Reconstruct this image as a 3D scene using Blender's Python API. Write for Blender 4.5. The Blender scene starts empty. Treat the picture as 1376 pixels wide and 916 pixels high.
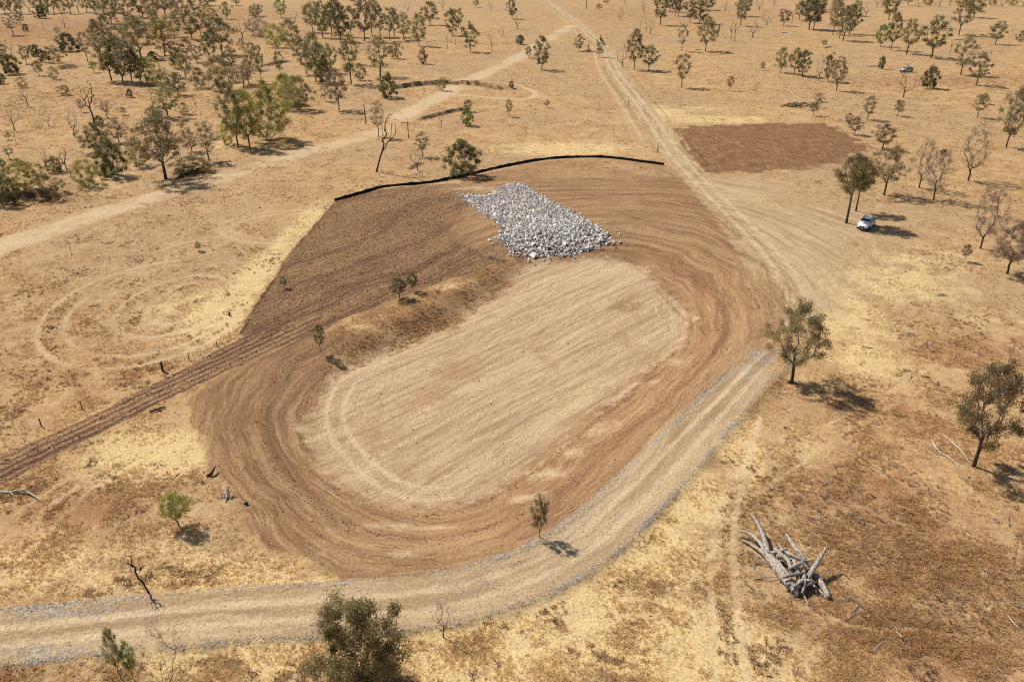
import bpy, bmesh, math, random
import numpy as np
from mathutils import Vector, Matrix

# ------------------------------------------------------------------ camera, sky, sun, exposure
CAM_H, PITCH, FPX = 44.0, 27.0, 1070.0          # drone height (m), tilt below horizontal, focal length in photo pixels
sc = bpy.context.scene
cam_d = bpy.data.cameras.new('camera'); cam = bpy.data.objects.new('camera', cam_d)
sc.collection.objects.link(cam)
cam.location = (0, 0, CAM_H); cam.rotation_euler = (math.radians(90 - PITCH), 0, 0)
cam_d.sensor_width = 36.0; cam_d.lens = 36.0 * FPX / 1376.0
cam_d.clip_start = 0.5; cam_d.clip_end = 9000
sc.camera = cam

SUN_EL, SHADOW_AZ = 50.0, -36.0                 # shadows run right and towards the viewer
hx, hy = -math.cos(math.radians(SHADOW_AZ)), -math.sin(math.radians(SHADOW_AZ))   # horizontal direction to the sun
ce, se = math.cos(math.radians(SUN_EL)), math.sin(math.radians(SUN_EL))
to_sun = Vector((hx * ce, hy * ce, se))
w = bpy.data.worlds.new('World'); sc.world = w; w.use_nodes = True
wn = w.node_tree; wn.nodes.clear()
sky = wn.nodes.new('ShaderNodeTexSky'); sky.sky_type = 'NISHITA'; sky.sun_disc = False
sky.sun_elevation = math.radians(SUN_EL); sky.sun_rotation = math.atan2(hx, hy)
sky.altitude = 300; sky.air_density = 1.0; sky.dust_density = 1.5; sky.ozone_density = 1.0
bg = wn.nodes.new('ShaderNodeBackground'); bg.inputs[1].default_value = 0.075
wo = wn.nodes.new('ShaderNodeOutputWorld')
wn.links.new(sky.outputs[0], bg.inputs[0]); wn.links.new(bg.outputs[0], wo.inputs[0])
sl = bpy.data.lights.new('sun', 'SUN'); sl.energy = 4.6; sl.angle = math.radians(0.5); sl.color = (1.0, 0.945, 0.86)
so = bpy.data.objects.new('sun', sl); sc.collection.objects.link(so)
so.rotation_euler = (-to_sun).to_track_quat('-Z', 'Y').to_euler()
sc.view_settings.view_transform = 'Standard'; sc.view_settings.look = 'None'
sc.view_settings.exposure = 0.10; sc.view_settings.gamma = 1.0; sc.view_settings.use_curve_mapping = False
sc.cycles.max_bounces = 6; sc.cycles.diffuse_bounces = 2; sc.cycles.transparent_max_bounces = 4
sc.cycles.use_denoising = False; sc.cycles.filter_width = 1.1

# ------------------------------------------------------------------ small helpers
rng = np.random.default_rng(7)
COL = sc.collection
_th = math.radians(PITCH); _ct, _st = math.cos(_th), math.sin(_th)

def gp(u, v, z=0.0):
    """photo pixel -> point on the level z"""
    u = np.asarray(u, float); v = np.asarray(v, float)
    x = (u - 688) / FPX; y = (v - 458) / FPX
    dy = _ct - y * _st; dz = -_st - y * _ct
    t = (CAM_H - z) / -dz
    return x * t, dy * t

def gpoly(pts, z=0.0):
    a = np.array(pts, float); X, Y = gp(a[:, 0], a[:, 1], z)
    return np.stack([X, Y], 1)

def sstep(a, b, x):
    t = np.clip((x - a) / (b - a), 0, 1); return t * t * (3 - 2 * t)

def hash2(ix, iy, seed):
    h = (ix.astype(np.int64) * 374761393 + iy.astype(np.int64) * 668265263 + seed * 144665) & 0x7fffffff
    h = ((h ^ (h >> 13)) * 1274126177) & 0x7fffffff
    return ((h ^ (h >> 16)) & 0xffff) / 65535.0

def vnoise(x, y, seed=0):
    ix = np.floor(x); iy = np.floor(y); fx = x - ix; fy = y - iy
    fx = fx * fx * (3 - 2 * fx); fy = fy * fy * (3 - 2 * fy)
    a = hash2(ix, iy, seed); b = hash2(ix + 1, iy, seed); c = hash2(ix, iy + 1, seed); d = hash2(ix + 1, iy + 1, seed)
    return (a * (1 - fx) + b * fx) * (1 - fy) + (c * (1 - fx) + d * fx) * fy

def fbm(x, y, oct=4, seed=0):
    s = 0; a = 0.5; n = 0
    for k in range(oct):
        s = s + a * vnoise(x * 2 ** k + 13.7 * k, y * 2 ** k - 7.1 * k, seed + k); n += a; a *= 0.5
    return s / n

def in_poly(X, Y, P):
    ins = np.zeros(X.shape, bool); n = len(P)
    for i in range(n):
        x1, y1 = P[i]; x2, y2 = P[(i + 1) % n]
        if y1 == y2: continue
        c = ((y1 > Y) != (y2 > Y)) & (X < (x2 - x1) * (Y - y1) / (y2 - y1) + x1)
        ins ^= c
    return ins

def dline(X, Y, P, closed=False, margin=30.0):
    """distance, signed side (+ = left of travel), fraction along, overshoot past the ends"""
    P = np.asarray(P, float)
    D = np.full(X.shape, 1e4); S = np.full(X.shape, 1e4); T = np.zeros(X.shape)
    m = (X > P[:, 0].min() - margin) & (X < P[:, 0].max() + margin) & (Y > P[:, 1].min() - margin) & (Y < P[:, 1].max() + margin)
    if not m.any(): return D, S, T
    x = X[m]; y = Y[m]; bd = np.full(x.shape, 1e4); bs = np.full(x.shape, 1e4); bt = np.zeros(x.shape)
    n = len(P); segs = n if closed else n - 1
    L = [np.hypot(*(P[(i + 1) % n] - P[i])) for i in range(segs)]; acc = np.concatenate([[0], np.cumsum(L)])
    for i in range(segs):
        a = P[i]; b = P[(i + 1) % n]; d = b - a; l2 = max(d @ d, 1e-9)
        t = np.clip(((x - a[0]) * d[0] + (y - a[1]) * d[1]) / l2, 0, 1)
        dx = x - a[0] - t * d[0]; dy = y - a[1] - t * d[1]; dd = np.hypot(dx, dy)
        k = dd < bd
        bd[k] = dd[k]; bs[k] = (np.sign(d[0] * dy - d[1] * dx) * dd)[k]; bt[k] = (acc[i] + t * L[i])[k]
    D[m] = bd; S[m] = bs; T[m] = bt
    return D, S, T

def smooth_line(pts, n=8):
    """Catmull-Rom through the points"""
    P = np.array(pts, float); Q = np.vstack([2 * P[0] - P[1], P, 2 * P[-1] - P[-2]]); out = []
    for i in range(1, len(Q) - 2):
        for k in range(n):
            t = k / n
            out.append(0.5 * (2 * Q[i] + (Q[i + 1] - Q[i - 1]) * t + (2 * Q[i - 1] - 5 * Q[i] + 4 * Q[i + 1] - Q[i + 2]) * t * t
                              + (3 * Q[i] - Q[i - 1] - 3 * Q[i + 1] + Q[i + 2]) * t ** 3))
    out.append(P[-1]); return np.array(out)

def sdpoly(X, Y, P, margin=40.0):
    D, _, _ = dline(X, Y, P, True, margin)
    return np.where(in_poly(X, Y, P), -D, D)

# ------------------------------------------------------------------ the plan of the place, traced on the ground
FLOOR = smooth_line(gpoly([(437, 507), (470, 487), (520, 468), (580, 443), (640, 410), (680, 380), (705, 357), (760, 350), (830, 348), (870, 362), (900, 390),
         (922, 425), (918, 455), (880, 490), (830, 535), (780, 575), (735, 615), (690, 645), (640, 672), (590, 684), (545, 683), (500, 668),
         (460, 640), (430, 605), (415, 570), (420, 535), (437, 507)], -1.6), 3)[:-1]
GRADED = gpoly([(243, 548), (262, 528), (330, 480), (430, 440), (540, 397), (640, 362), (690, 335), (668, 300), (640, 262), (612, 248), (640, 236),
          (700, 221), (770, 213), (830, 215), (892, 222), (925, 232), (960, 262), (1000, 300), (1040, 345), (1062, 385), (1062, 420), (1045, 455),
          (1024, 466), (998, 488), (930, 558), (866, 616), (812, 668), (756, 718), (695, 750), (610, 778), (540, 788), (470, 780), (410, 758),
          (360, 724), (320, 674), (285, 615), (262, 585)])
BANK = gpoly([(690, 338), (640, 362), (560, 398), (470, 430), (440, 447), (437, 478), (470, 480), (520, 462), (580, 437), (640, 402), (690, 368), (702, 352)])
TILL = gpoly([(452, 270), (500, 257), (560, 250), (612, 248), (640, 262), (668, 300), (690, 330), (640, 362), (540, 397), (430, 440), (330, 455), (323, 448), (345, 410), (395, 335)])
STRIP = gpoly([(332, 450), (240, 500), (120, 560), (0, 612), (-150, 680), (-150, 740), (0, 652), (80, 608), (180, 560), (300, 500), (430, 440)])
PATCH = gpoly([(902, 172), (960, 170), (1040, 166), (1105, 165), (1140, 180), (1166, 200), (1130, 222), (1040, 232), (940, 236), (925, 215)])
ROCKS_PX = [(612, 261), (644, 263), (659, 261), (670, 254), (682, 248), (697, 246), (712, 252), (724, 261), (748, 274), (774, 288), (798, 302), (824, 324), (818, 331), (802, 333), (776, 343), (726, 347), (701, 345), (691, 338), (675, 326),
         (667, 319), (682, 310), (676, 306), (664, 296), (644, 284), (626, 270)]
HAUL = smooth_line(gpoly([(-260, 885), (-100, 872), (0, 860), (200, 839), (344, 826), (430, 821), (520, 815), (600, 804), (650, 792), (710, 772), (768, 741), (808, 711), (845, 675), (890, 630), (950, 566), (1010, 503), (1040, 474)]), 5)
ROAD = smooth_line(gpoly([(700, -14), (735, 2), (752, 14), (775, 32), (795, 50), (814, 64), (819, 78), (830, 100), (850, 125), (875, 160), (905, 205), (940, 245), (985, 290),
         (1035, 340), (1068, 390), (1072, 440)]), 5)
TRACK = smooth_line(gpoly([(-150, 378), (0, 330), (150, 281), (300, 236), (400, 206), (500, 180), (560, 147), (620, 114), (700, 74), (768, 36)]), 4)
SPUR = smooth_line(gpoly([(660, 112), (690, 114), (718, 122), (712, 131), (680, 132), (600, 126)]), 4)
SCARPS = [(gpoly([(520, 122), (560, 116), (600, 113), (640, 114), (680, 122)]), 1.5), (gpoly([(558, 164), (585, 157), (610, 150), (640, 146)]), 0.9),
          (gpoly([(-40, 272), (20, 267), (60, 262), (92, 262)]), 1.5), (gpoly([(72, 96), (90, 93), (112, 93)]), 1.6), (gpoly([(545, 232), (562, 222), (580, 220)]), 0.5),
          (gpoly([(778, 68), (800, 69), (815, 70)]), 1.0), (gpoly([(560, 56), (620, 58), (690, 60)]), 0.8), (gpoly([(345, 92), (365, 90), (395, 84)]), 1.2),
          (gpoly([(1295, 49), (1320, 49), (1335, 48)]), 0.9), (gpoly([(455, 88), (490, 90), (520, 94)]), 0.7), (gpoly([(270, 192), (290, 188), (305, 186)]), 0.6)]
ST_A = gpoly([(450, 600), (880, 392)], -1.0); _d = ST_A[1] - ST_A[0]; _d /= np.hypot(*_d); STRIPE_N = np.array([-_d[1], _d[0]])
ST_B = gpoly([(120, 575), (560, 370)]); _d = ST_B[1] - ST_B[0]; _d /= np.hypot(*_d); FURROW_N = np.array([-_d[1], _d[0]])
ST_C = gpoly([(905, 175), (965, 235)]); _d = ST_C[1] - ST_C[0]; _d /= np.hypot(*_d); PATCH_N = np.array([-_d[1], _d[0]])

def height(X, Y):
    X = np.asarray(X, float); Y = np.asarray(Y, float)
    z = 0.5 * np.sin(X * 0.021 + 0.7) * np.sin(Y * 0.017 - 0.4) * sstep(60, 200, Y) + 0.35 * (fbm(X * 0.03, Y * 0.03, 3, 5) - 0.5)
    sd = sdpoly(X, Y, FLOOR)
    sb = sdpoly(X, Y, BANK)
    wide = 9.0 - 4.5 * (1 - sstep(-3, 4, sb))
    z = z - 1.75 * (1 - sstep(-1.0, wide, sd)) - 0.12 * (1 - sstep(-0.6, 0.6, sd))
    z = z + 0.16 * np.exp(-((sd - 4.6) / 0.45) ** 2) * (0.3 + fbm(X * 0.12, Y * 0.12, 3, 61)) * sstep(2, 4, sb) + 0.12 * np.exp(-((sd - 10.5) / 0.4) ** 2) * fbm(X * 0.1, Y * 0.1, 3, 63) * sstep(2, 4, sb)
    D, S, T = dline(X, Y, HAUL); D = D / 0.9
    z = z + 0.28 * (1 - sstep(2.3, 4.2, D)) - 0.04 * np.exp(-((D - 0.95) / 0.4) ** 2) + 0.10 * np.exp(-((D - 3.0) / 0.35) ** 2)
    for P, A in SCARPS:
        D, S, T = dline(X, Y, P, False, 25.0)
        Ltot = np.hypot(*(P[1:] - P[:-1]).T).sum()
        jag = 2.6 * (fbm(X * 0.45, Y * 0.45, 4, 11) - 0.5)
        side = -S if P[-1][0] < P[0][0] else S
        ends = sstep(0, 4, T) * sstep(0, 4, Ltot - T)
        z = z + np.where(D < 24, A * sstep(-0.5, 0.7, side + jag) * np.exp(-np.maximum(side, 0) / 7.0) * ends, 0)
    near = 1 - sstep(120, 260, Y)
    soil = np.maximum(1 - sstep(0, 1.5, sdpoly(X, Y, GRADED)), 1 - sstep(2.5, 4, dline(X, Y, HAUL)[0]))
    z = z + near * (1 - soil) * 0.22 * (fbm(X * 0.7, Y * 0.7, 3, 21) - 0.5) + near * soil * 0.05 * (fbm(X * 1.1, Y * 1.1, 2, 31) - 0.5)
    return z

def px_per_m(p):
    return FPX / (p.y * _ct + (CAM_H - p.z) * _st)

# ------------------------------------------------------------------ materials
class NT:
    def __init__(s, name):
        s.m = bpy.data.materials.new(name); s.m.use_nodes = True; s.t = s.m.node_tree; s.t.nodes.clear()
        s.out = s.t.nodes.new('ShaderNodeOutputMaterial')
    def n(s, kind, **kw):
        nd = s.t.nodes.new(kind)
        for k, v in kw.items(): setattr(nd, k, v)
        return nd
    def put(s, sock, v):
        if isinstance(v, bpy.types.NodeSocket): s.t.links.new(v, sock)
        elif isinstance(v, (tuple, list)) and sock.type == 'RGBA': sock.default_value = tuple(v) + ((1,) if len(v) == 3 else ())
        else: sock.default_value = v
    def math(s, op, a, b=0.0, clamp=False):
        nd = s.n('ShaderNodeMath', operation=op, use_clamp=clamp); s.put(nd.inputs[0], a); s.put(nd.inputs[1], b); return nd.outputs[0]
    def mix(s, f, a, b, blend='MIX'):
        nd = s.n('ShaderNodeMix', data_type='RGBA', blend_type=blend, clamp_factor=True)
        s.put(nd.inputs[0], f); s.put(nd.inputs[6], a); s.put(nd.inputs[7], b); return nd.outputs[2]
    def attr(s, name, inst=False):
        nd = s.n('ShaderNodeAttribute', attribute_name=name)
        if inst: nd.attribute_type = 'INSTANCER'
        return nd.outputs['Fac']
    def noise(s, vec, scale, detail=3.0, rough=0.55):
        nd = s.n('ShaderNodeTexNoise'); s.put(nd.inputs['Vector'], vec); nd.inputs['Scale'].default_value = scale
        nd.inputs['Detail'].default_value = detail; nd.inputs['Roughness'].default_value = rough; return nd.outputs['Fac']
    def sm(s, x, a, b):
        nd = s.n('ShaderNodeMapRange', interpolation_type='SMOOTHSTEP'); s.put(nd.inputs[0], x); nd.inputs[1].default_value = a; nd.inputs[2].default_value = b
        return nd.outputs[0]
    def lin(s, x, a, b, c, d):
        nd = s.n('ShaderNodeMapRange'); s.put(nd.inputs[0], x)
        for i, q in enumerate((a, b, c, d)): nd.inputs[i + 1].default_value = q
        return nd.outputs[0]
    def pos(s): return s.n('ShaderNodeNewGeometry').outputs['Position']
    def objpos(s): return s.n('ShaderNodeTexCoord').outputs['Object']
    def bsdf(s, col, rough=0.9, spec=0.15, normal=None, metal=0.0):
        nd = s.n('ShaderNodeBsdfPrincipled'); s.put(nd.inputs['Base Color'], col); s.put(nd.inputs['Roughness'], rough)
        nd.inputs['Specular IOR Level'].default_value = spec; nd.inputs['Metallic'].default_value = metal
        if normal is not None: s.t.links.new(normal, nd.inputs['Normal'])
        s.t.links.new(nd.outputs[0], s.out.inputs[0]); return nd
    def bump(s, h, strength, dist):
        nd = s.n('ShaderNodeBump'); s.put(nd.inputs['Height'], h); nd.inputs['Strength'].default_value = strength; nd.inputs['Distance'].default_value = dist
        return nd.outputs[0]

def ground_material():
    N = NT('dry_paddock_ground'); P = N.pos()
    n_big = N.noise(P, 0.022, 4, 0.6); n_mid = N.noise(P, 0.16, 5, 0.62); n_tuft = N.noise(P, 0.9, 5, 0.65); n_fine = N.noise(P, 4.5, 4, 0.7)
    n_edge = N.noise(P, 0.6, 5, 0.7)
    fu = N.attr('fu'); sep = N.n('ShaderNodeSeparateXYZ'); N.put(sep.inputs[0], P)
    comb = N.n('ShaderNodeCombineXYZ'); N.put(comb.inputs[0], N.math('ADD', N.math('ADD', fu, N.math('MULTIPLY', n_mid, 2.0)), N.math('MULTIPLY', N.noise(P, 0.045, 2, 0.5), 9.0))); N.put(comb.inputs[1], N.math('MULTIPLY', sep.outputs[0], 0.055)); N.put(comb.inputs[2], N.math('MULTIPLY', sep.outputs[1], 0.055))
    streak = N.noise(comb.outputs[0], 1.0, 6, 0.68)
    streak2 = N.noise(comb.outputs[0], 0.28, 4, 0.6)
    streak3 = N.noise(comb.outputs[0], 3.6, 4, 0.7)
    furrow = N.math('ADD', N.math('MULTIPLY', N.math('SINE', N.math('ADD', N.math('MULTIPLY', fu, 6.4), N.math('MULTIPLY', n_edge, 6.0))), 0.5), 0.5)
    fv = N.attr('fv'); cmb2 = N.n('ShaderNodeCombineXYZ'); N.put(cmb2.inputs[0], N.math('ADD', fv, N.math('MULTIPLY', n_mid, 1.4))); N.put(cmb2.inputs[1], N.math('MULTIPLY', sep.outputs[0], 0.055)); N.put(cmb2.inputs[2], N.math('MULTIPLY', sep.outputs[1], 0.055))
    fl1 = N.noise(cmb2.outputs[0], 1.7, 6, 0.70); fl2 = N.noise(cmb2.outputs[0], 0.28, 4, 0.6); fl3 = N.noise(cmb2.outputs[0], 3.6, 4, 0.7)
    speck = N.noise(P, 8.0, 2, 0.6)
    def edge(name, k=0.55, a=0.4, b=0.6):
        return N.sm(N.math('ADD', N.attr(name), N.math('MULTIPLY', N.math('SUBTRACT', n_edge, 0.5), k)), a, b)
    def soft(name, noise, k):
        return N.sm(N.math('ADD', N.attr(name), N.math('MULTIPLY', N.math('SUBTRACT', noise, 0.5), k)), 0.25, 0.75)
    # dry grass
    tan, tan2, red, straw, grey = (0.425, 0.260, 0.121), (0.52, 0.342, 0.168), (0.31, 0.160, 0.077), (0.69, 0.508, 0.248), (0.40, 0.270, 0.160)
    c = N.mix(N.sm(n_mid, 0.35, 0.65), tan, tan2)
    c = N.mix(N.math('MULTIPLY', N.sm(n_big, 0.42, 0.62), 0.6), c, grey)
    n_clp = N.noise(P, 0.34, 6, 0.72)
    c = N.mix(N.math('MULTIPLY', N.sm(n_clp, 0.52, 0.66), 0.55), c, red)
    c = N.mix(N.math('MULTIPLY', N.sm(n_tuft, 0.54, 0.70), 0.45), c, red)
    c = N.mix(N.math('MULTIPLY', N.sm(n_tuft, 0.50, 0.30), 0.35), c, straw)
    c = N.mix(N.math('MULTIPLY', soft('red', n_clp, 2.2), 0.7), c, red)
    c = N.mix(N.math('MULTIPLY', soft('straw', n_clp, 2.0), 0.8), c, straw)
    # graded bare earth, drawn out in streaks by the grader
    d1 = N.mix(N.sm(streak, 0.36, 0.64), (0.218, 0.113, 0.058), (0.390, 0.232, 0.114))
    d1 = N.mix(N.math('MULTIPLY', N.sm(streak2, 0.45, 0.65), 0.55), d1, (0.44, 0.28, 0.140))
    d1 = N.mix(N.math('MULTIPLY', N.sm(n_mid, 0.55, 0.75), 0.4), d1, (0.26, 0.125, 0.065))
    d1 = N.mix(N.math('MULTIPLY', N.sm(streak3, 0.53, 0.66), 0.6), d1, (0.225, 0.118, 0.062))
    d1 = N.mix(N.math('MULTIPLY', N.sm(streak3, 0.46, 0.34), 0.5), d1, (0.53, 0.355, 0.195))
    d1 = N.mix(N.math('MULTIPLY', N.sm(n_clp, 0.54, 0.68), 0.4), d1, (0.27, 0.15, 0.08))
    d1 = N.mix(N.math('MULTIPLY', N.sm(speck, 0.62, 0.72), 0.6), d1, (0.60, 0.44, 0.28))
    streak4 = N.noise(comb.outputs[0], 6.5, 2, 0.5); n_gap = N.noise(P, 0.11, 3, 0.6)
    d1 = N.mix(N.math('MULTIPLY', N.math('MULTIPLY', N.sm(streak4, 0.58, 0.64), N.sm(n_gap, 0.46, 0.58)), 0.8), d1, (0.15, 0.078, 0.040))
    c = N.mix(edge('dirt', 0.5), c, d1)
    f1 = N.mix(N.sm(fl1, 0.34, 0.62), (0.36, 0.230, 0.128), (0.55, 0.395, 0.236))
    f1 = N.mix(N.math('MULTIPLY', N.sm(fl2, 0.48, 0.66), 0.5), f1, (0.63, 0.465, 0.27))
    f1 = N.mix(N.math('MULTIPLY', N.sm(n_mid, 0.52, 0.68), 0.65), f1, (0.38, 0.232, 0.118))
    f1 = N.mix(N.math('MULTIPLY', N.sm(fl3, 0.53, 0.68), 0.5), f1, (0.36, 0.225, 0.115))
    f1 = N.mix(N.math('MULTIPLY', N.sm(n_clp, 0.53, 0.68), 0.45), f1, (0.39, 0.25, 0.13))
    c = N.mix(edge('floor', 1.5, 0.25, 0.72), c, f1)
    stp = N.attr('strip')
    rows = N.math('ADD', N.math('MULTIPLY', furrow, N.math('ADD', 0.38, N.math('MULTIPLY', stp, 0.62))), N.math('MULTIPLY', N.sm(streak3, 0.36, 0.64), N.math('SUBTRACT', 0.75, N.math('MULTIPLY', stp, 0.45))))
    t1 = N.mix(N.math('MULTIPLY', rows, N.sm(n_tuft, 0.25, 0.6)), N.mix(stp, (0.20, 0.102, 0.055), (0.125, 0.068, 0.042)), (0.41, 0.238, 0.122))
    t1 = N.mix(N.math('MULTIPLY', N.sm(n_mid, 0.45, 0.66), 0.5), t1, (0.42, 0.25, 0.13))
    t1 = N.mix(N.math('MULTIPLY', N.sm(N.noise(P, 0.075, 4, 0.6), 0.48, 0.66), 0.6), t1, (0.15, 0.082, 0.052))
    t1 = N.mix(N.sm(n_fine, 0.52, 0.66), t1, (0.46, 0.28, 0.155))
    t1 = N.mix(N.sm(speck, 0.54, 0.64), t1, (0.14, 0.072, 0.042))
    t1 = N.mix(N.math('MULTIPLY', N.sm(streak2, 0.40, 0.62), 0.55), t1, (0.37, 0.225, 0.11))
    t1 = N.mix(N.math('MULTIPLY', N.sm(streak2, 0.50, 0.38), 0.6), t1, (0.165, 0.088, 0.052))
    t1 = N.mix(N.attr('ruddy'), t1, N.mix(N.math('MULTIPLY', N.sm(streak3, 0.36, 0.64), N.sm(n_clp, 0.36, 0.6)), (0.205, 0.102, 0.050), (0.37, 0.212, 0.105)))
    c = N.mix(edge('till', 0.9), c, t1)
    r1 = N.mix(N.sm(streak, 0.35, 0.65), (0.36, 0.24, 0.130), (0.53, 0.385, 0.225))
    c = N.mix(edge('road', 0.9, 0.36, 0.66), c, r1)
    vor = N.n('ShaderNodeTexVoronoi'); N.put(vor.inputs['Vector'], P); vor.inputs['Scale'].default_value = 6.5
    stones = N.mix(N.sm(N.n('ShaderNodeSeparateColor').outputs[0], 0, 1), (0.3, 0.27, 0.23), (0.6, 0.56, 0.5))
    sepc = N.n('ShaderNodeSeparateColor'); N.t.links.new(vor.outputs['Color'], sepc.inputs[0])
    stones = N.mix(sepc.outputs[0], (0.17, 0.145, 0.115), (0.50, 0.45, 0.375))
    c = N.mix(N.math('MULTIPLY', soft('gravel', n_edge, 1.6), 0.62), c, stones)
    c = N.mix(N.math('MULTIPLY', soft('trk', n_clp, 1.6), 0.75), c, (0.60, 0.45, 0.275))
    c = N.mix(N.math('MULTIPLY', soft('rut', n_tuft, 0.9), 0.7), c, (0.25, 0.135, 0.068))
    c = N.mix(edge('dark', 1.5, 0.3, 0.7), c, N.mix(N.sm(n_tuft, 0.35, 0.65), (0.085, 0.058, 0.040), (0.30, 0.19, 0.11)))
    grain = N.lin(n_fine, 0.3, 0.7, 0.66, 1.30)
    gv = N.n('ShaderNodeCombineXYZ')
    for i in range(3): N.put(gv.inputs[i], grain)
    c = N.mix(1.0, c, gv.outputs[0], 'MULTIPLY')
    hgt = N.math('ADD', N.math('MULTIPLY', n_tuft, 0.6), N.math('MULTIPLY', n_fine, 0.35))
    hgt = N.math('ADD', hgt, N.math('MULTIPLY', N.math('MULTIPLY', rows, N.attr('till')), N.math('SUBTRACT', 1.0, N.math('MULTIPLY', N.attr('ruddy'), 0.7))))
    hgt = N.math('ADD', hgt, N.math('MULTIPLY', streak, N.math('MULTIPLY', N.math('ADD', N.attr('dirt'), N.attr('floor')), 0.55)))
    N.bsdf(c, 0.95, 0.05, N.bump(hgt, 0.85, 0.22))
    return N.m

def wood_material(name, a, b, scale=6.0):
    N = NT(name); P = N.objpos()
    mp = N.n('ShaderNodeMapping'); N.put(mp.inputs[0], P); mp.inputs['Scale'].default_value = (1, 1, 0.25)
    n1 = N.noise(mp.outputs[0], scale, 5, 0.65)
    c = N.mix(N.sm(n1, 0.3, 0.7), a, b)
    N.bsdf(c, 0.9, 0.1, N.bump(n1, 0.7, 0.03)); return N.m

def bark_material():
    N = NT('gum_bark'); P = N.objpos(); sp = N.n('ShaderNodeSeparateXYZ'); N.put(sp.inputs[0], P)
    mp = N.n('ShaderNodeMapping'); N.put(mp.inputs[0], P); mp.inputs['Scale'].default_value = (1, 1, 0.25)
    n1 = N.noise(mp.outputs[0], 6.0, 5, 0.65)
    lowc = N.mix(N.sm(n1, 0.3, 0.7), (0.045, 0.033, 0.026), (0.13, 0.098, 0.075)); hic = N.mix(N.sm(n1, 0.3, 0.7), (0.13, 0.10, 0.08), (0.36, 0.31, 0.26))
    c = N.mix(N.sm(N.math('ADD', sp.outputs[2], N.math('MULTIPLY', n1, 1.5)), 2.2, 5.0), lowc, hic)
    N.bsdf(c, 0.9, 0.1, N.bump(n1, 0.7, 0.03)); return N.m

def leaf_material(name, a, b, c3, trans=0.42):
    """leaves: three tints spread by clump and by leaf, thin enough to let some light through"""
    N = NT(name); tone = N.attr('tone')
    rnd = N.n('ShaderNodeObjectInfo').outputs['Random']
    c = N.mix(N.sm(tone, 0.0, 0.6), a, b); c = N.mix(N.sm(tone, 0.62, 1.0), c, c3)
    hsv = N.n('ShaderNodeHueSaturation'); N.put(hsv.inputs['Hue'], N.lin(rnd, 0, 1, 0.485, 0.515)); N.put(hsv.inputs['Value'], N.lin(rnd, 0, 1, 0.8, 1.2)); N.put(hsv.inputs['Color'], c)
    p = N.n('ShaderNodeBsdfPrincipled'); N.put(p.inputs['Base Color'], hsv.outputs[0]); p.inputs['Roughness'].default_value = 0.6; p.inputs['Specular IOR Level'].default_value = 0.25
    t = N.n('ShaderNodeBsdfTranslucent'); N.put(t.inputs[0], hsv.outputs[0])
    mx = N.n('ShaderNodeMixShader'); mx.inputs[0].default_value = trans
    N.t.links.new(p.outputs[0], mx.inputs[1]); N.t.links.new(t.outputs[0], mx.inputs[2]); N.t.links.new(mx.outputs[0], N.out.inputs[0])
    return N.m

def plain_material(name, col, rough=0.6, spec=0.3, metal=0.0, vary=0.12, scale=9.0):
    N = NT(name); n1 = N.noise(N.objpos(), scale, 4, 0.6)
    v = N.lin(n1, 0.3, 0.7, 1 - vary, 1 + vary)
    g = N.n('ShaderNodeCombineXYZ')
    for i in range(3): N.put(g.inputs[i], v)
    N.bsdf(N.mix(1.0, col, g.outputs[0], 'MULTIPLY'), rough, spec, None, metal); return N.m

def stone_material(name, a, b, warm, inst=False):
    N = NT(name)
    rnd = N.attr('tone', inst)
    n1 = N.noise(N.pos(), 7.0, 4, 0.65)
    c = N.mix(rnd, a, b); c = N.mix(N.math('MULTIPLY', N.sm(n1, 0.5, 0.75), 0.5), c, warm)
    N.bsdf(c, 0.85, 0.2, N.bump(n1, 0.5, 0.05)); return N.m

def grass_material():
    N = NT('dry_grass_blades'); t = N.attr('tone', True)
    c = N.mix(N.sm(t, 0.0, 0.5), (0.82, 0.63, 0.34), (0.69, 0.475, 0.25)); c = N.mix(N.sm(t, 0.5, 1.0), c, (0.54, 0.32, 0.155))
    p = N.n('ShaderNodeBsdfDiffuse'); N.put(p.inputs[0], c)
    q = N.n('ShaderNodeBsdfTranslucent'); N.put(q.inputs[0], c)
    mx = N.n('ShaderNodeMixShader'); mx.inputs[0].default_value = 0.5
    N.t.links.new(p.outputs[0], mx.inputs[1]); N.t.links.new(q.outputs[0], mx.inputs[2]); N.t.links.new(mx.outputs[0], N.out.inputs[0])
    return N.m

MAT = {}
MAT['ground'] = ground_material()
MAT['bark'] = wood_material('dark_bark', (0.045, 0.033, 0.026), (0.13, 0.098, 0.075))
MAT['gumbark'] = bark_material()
MAT['palebark'] = wood_material('grey_bark', (0.12, 0.095, 0.075), (0.33, 0.28, 0.23))
MAT['deadwood'] = wood_material('weathered_dead_wood', (0.13, 0.10, 0.078), (0.62, 0.55, 0.465), 9.0)
MAT['whitewood'] = wood_material('bleached_branch_wood', (0.42, 0.37, 0.30), (0.68, 0.63, 0.55), 5.0)
MAT['darkwood'] = wood_material('dark_wood', (0.03, 0.024, 0.02), (0.10, 0.075, 0.06), 5.0)  # dark wood; on the heap and wide gum logs it carries shade as colour
MAT['olive'] = leaf_material('olive_gum_leaves', (0.212, 0.181, 0.078), (0.353, 0.284, 0.136), (0.565, 0.409, 0.229))
MAT['grey'] = leaf_material('grey_green_gum_leaves', (0.179, 0.162, 0.085), (0.307, 0.259, 0.150), (0.485, 0.370, 0.229))
MAT['green'] = leaf_material('green_gum_leaves', (0.148, 0.148, 0.056), (0.264, 0.244, 0.101), (0.444, 0.346, 0.170))
MAT['dark'] = leaf_material('dark_green_shrub_leaves', (0.115, 0.119, 0.048), (0.204, 0.190, 0.079), (0.334, 0.265, 0.130))
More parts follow.
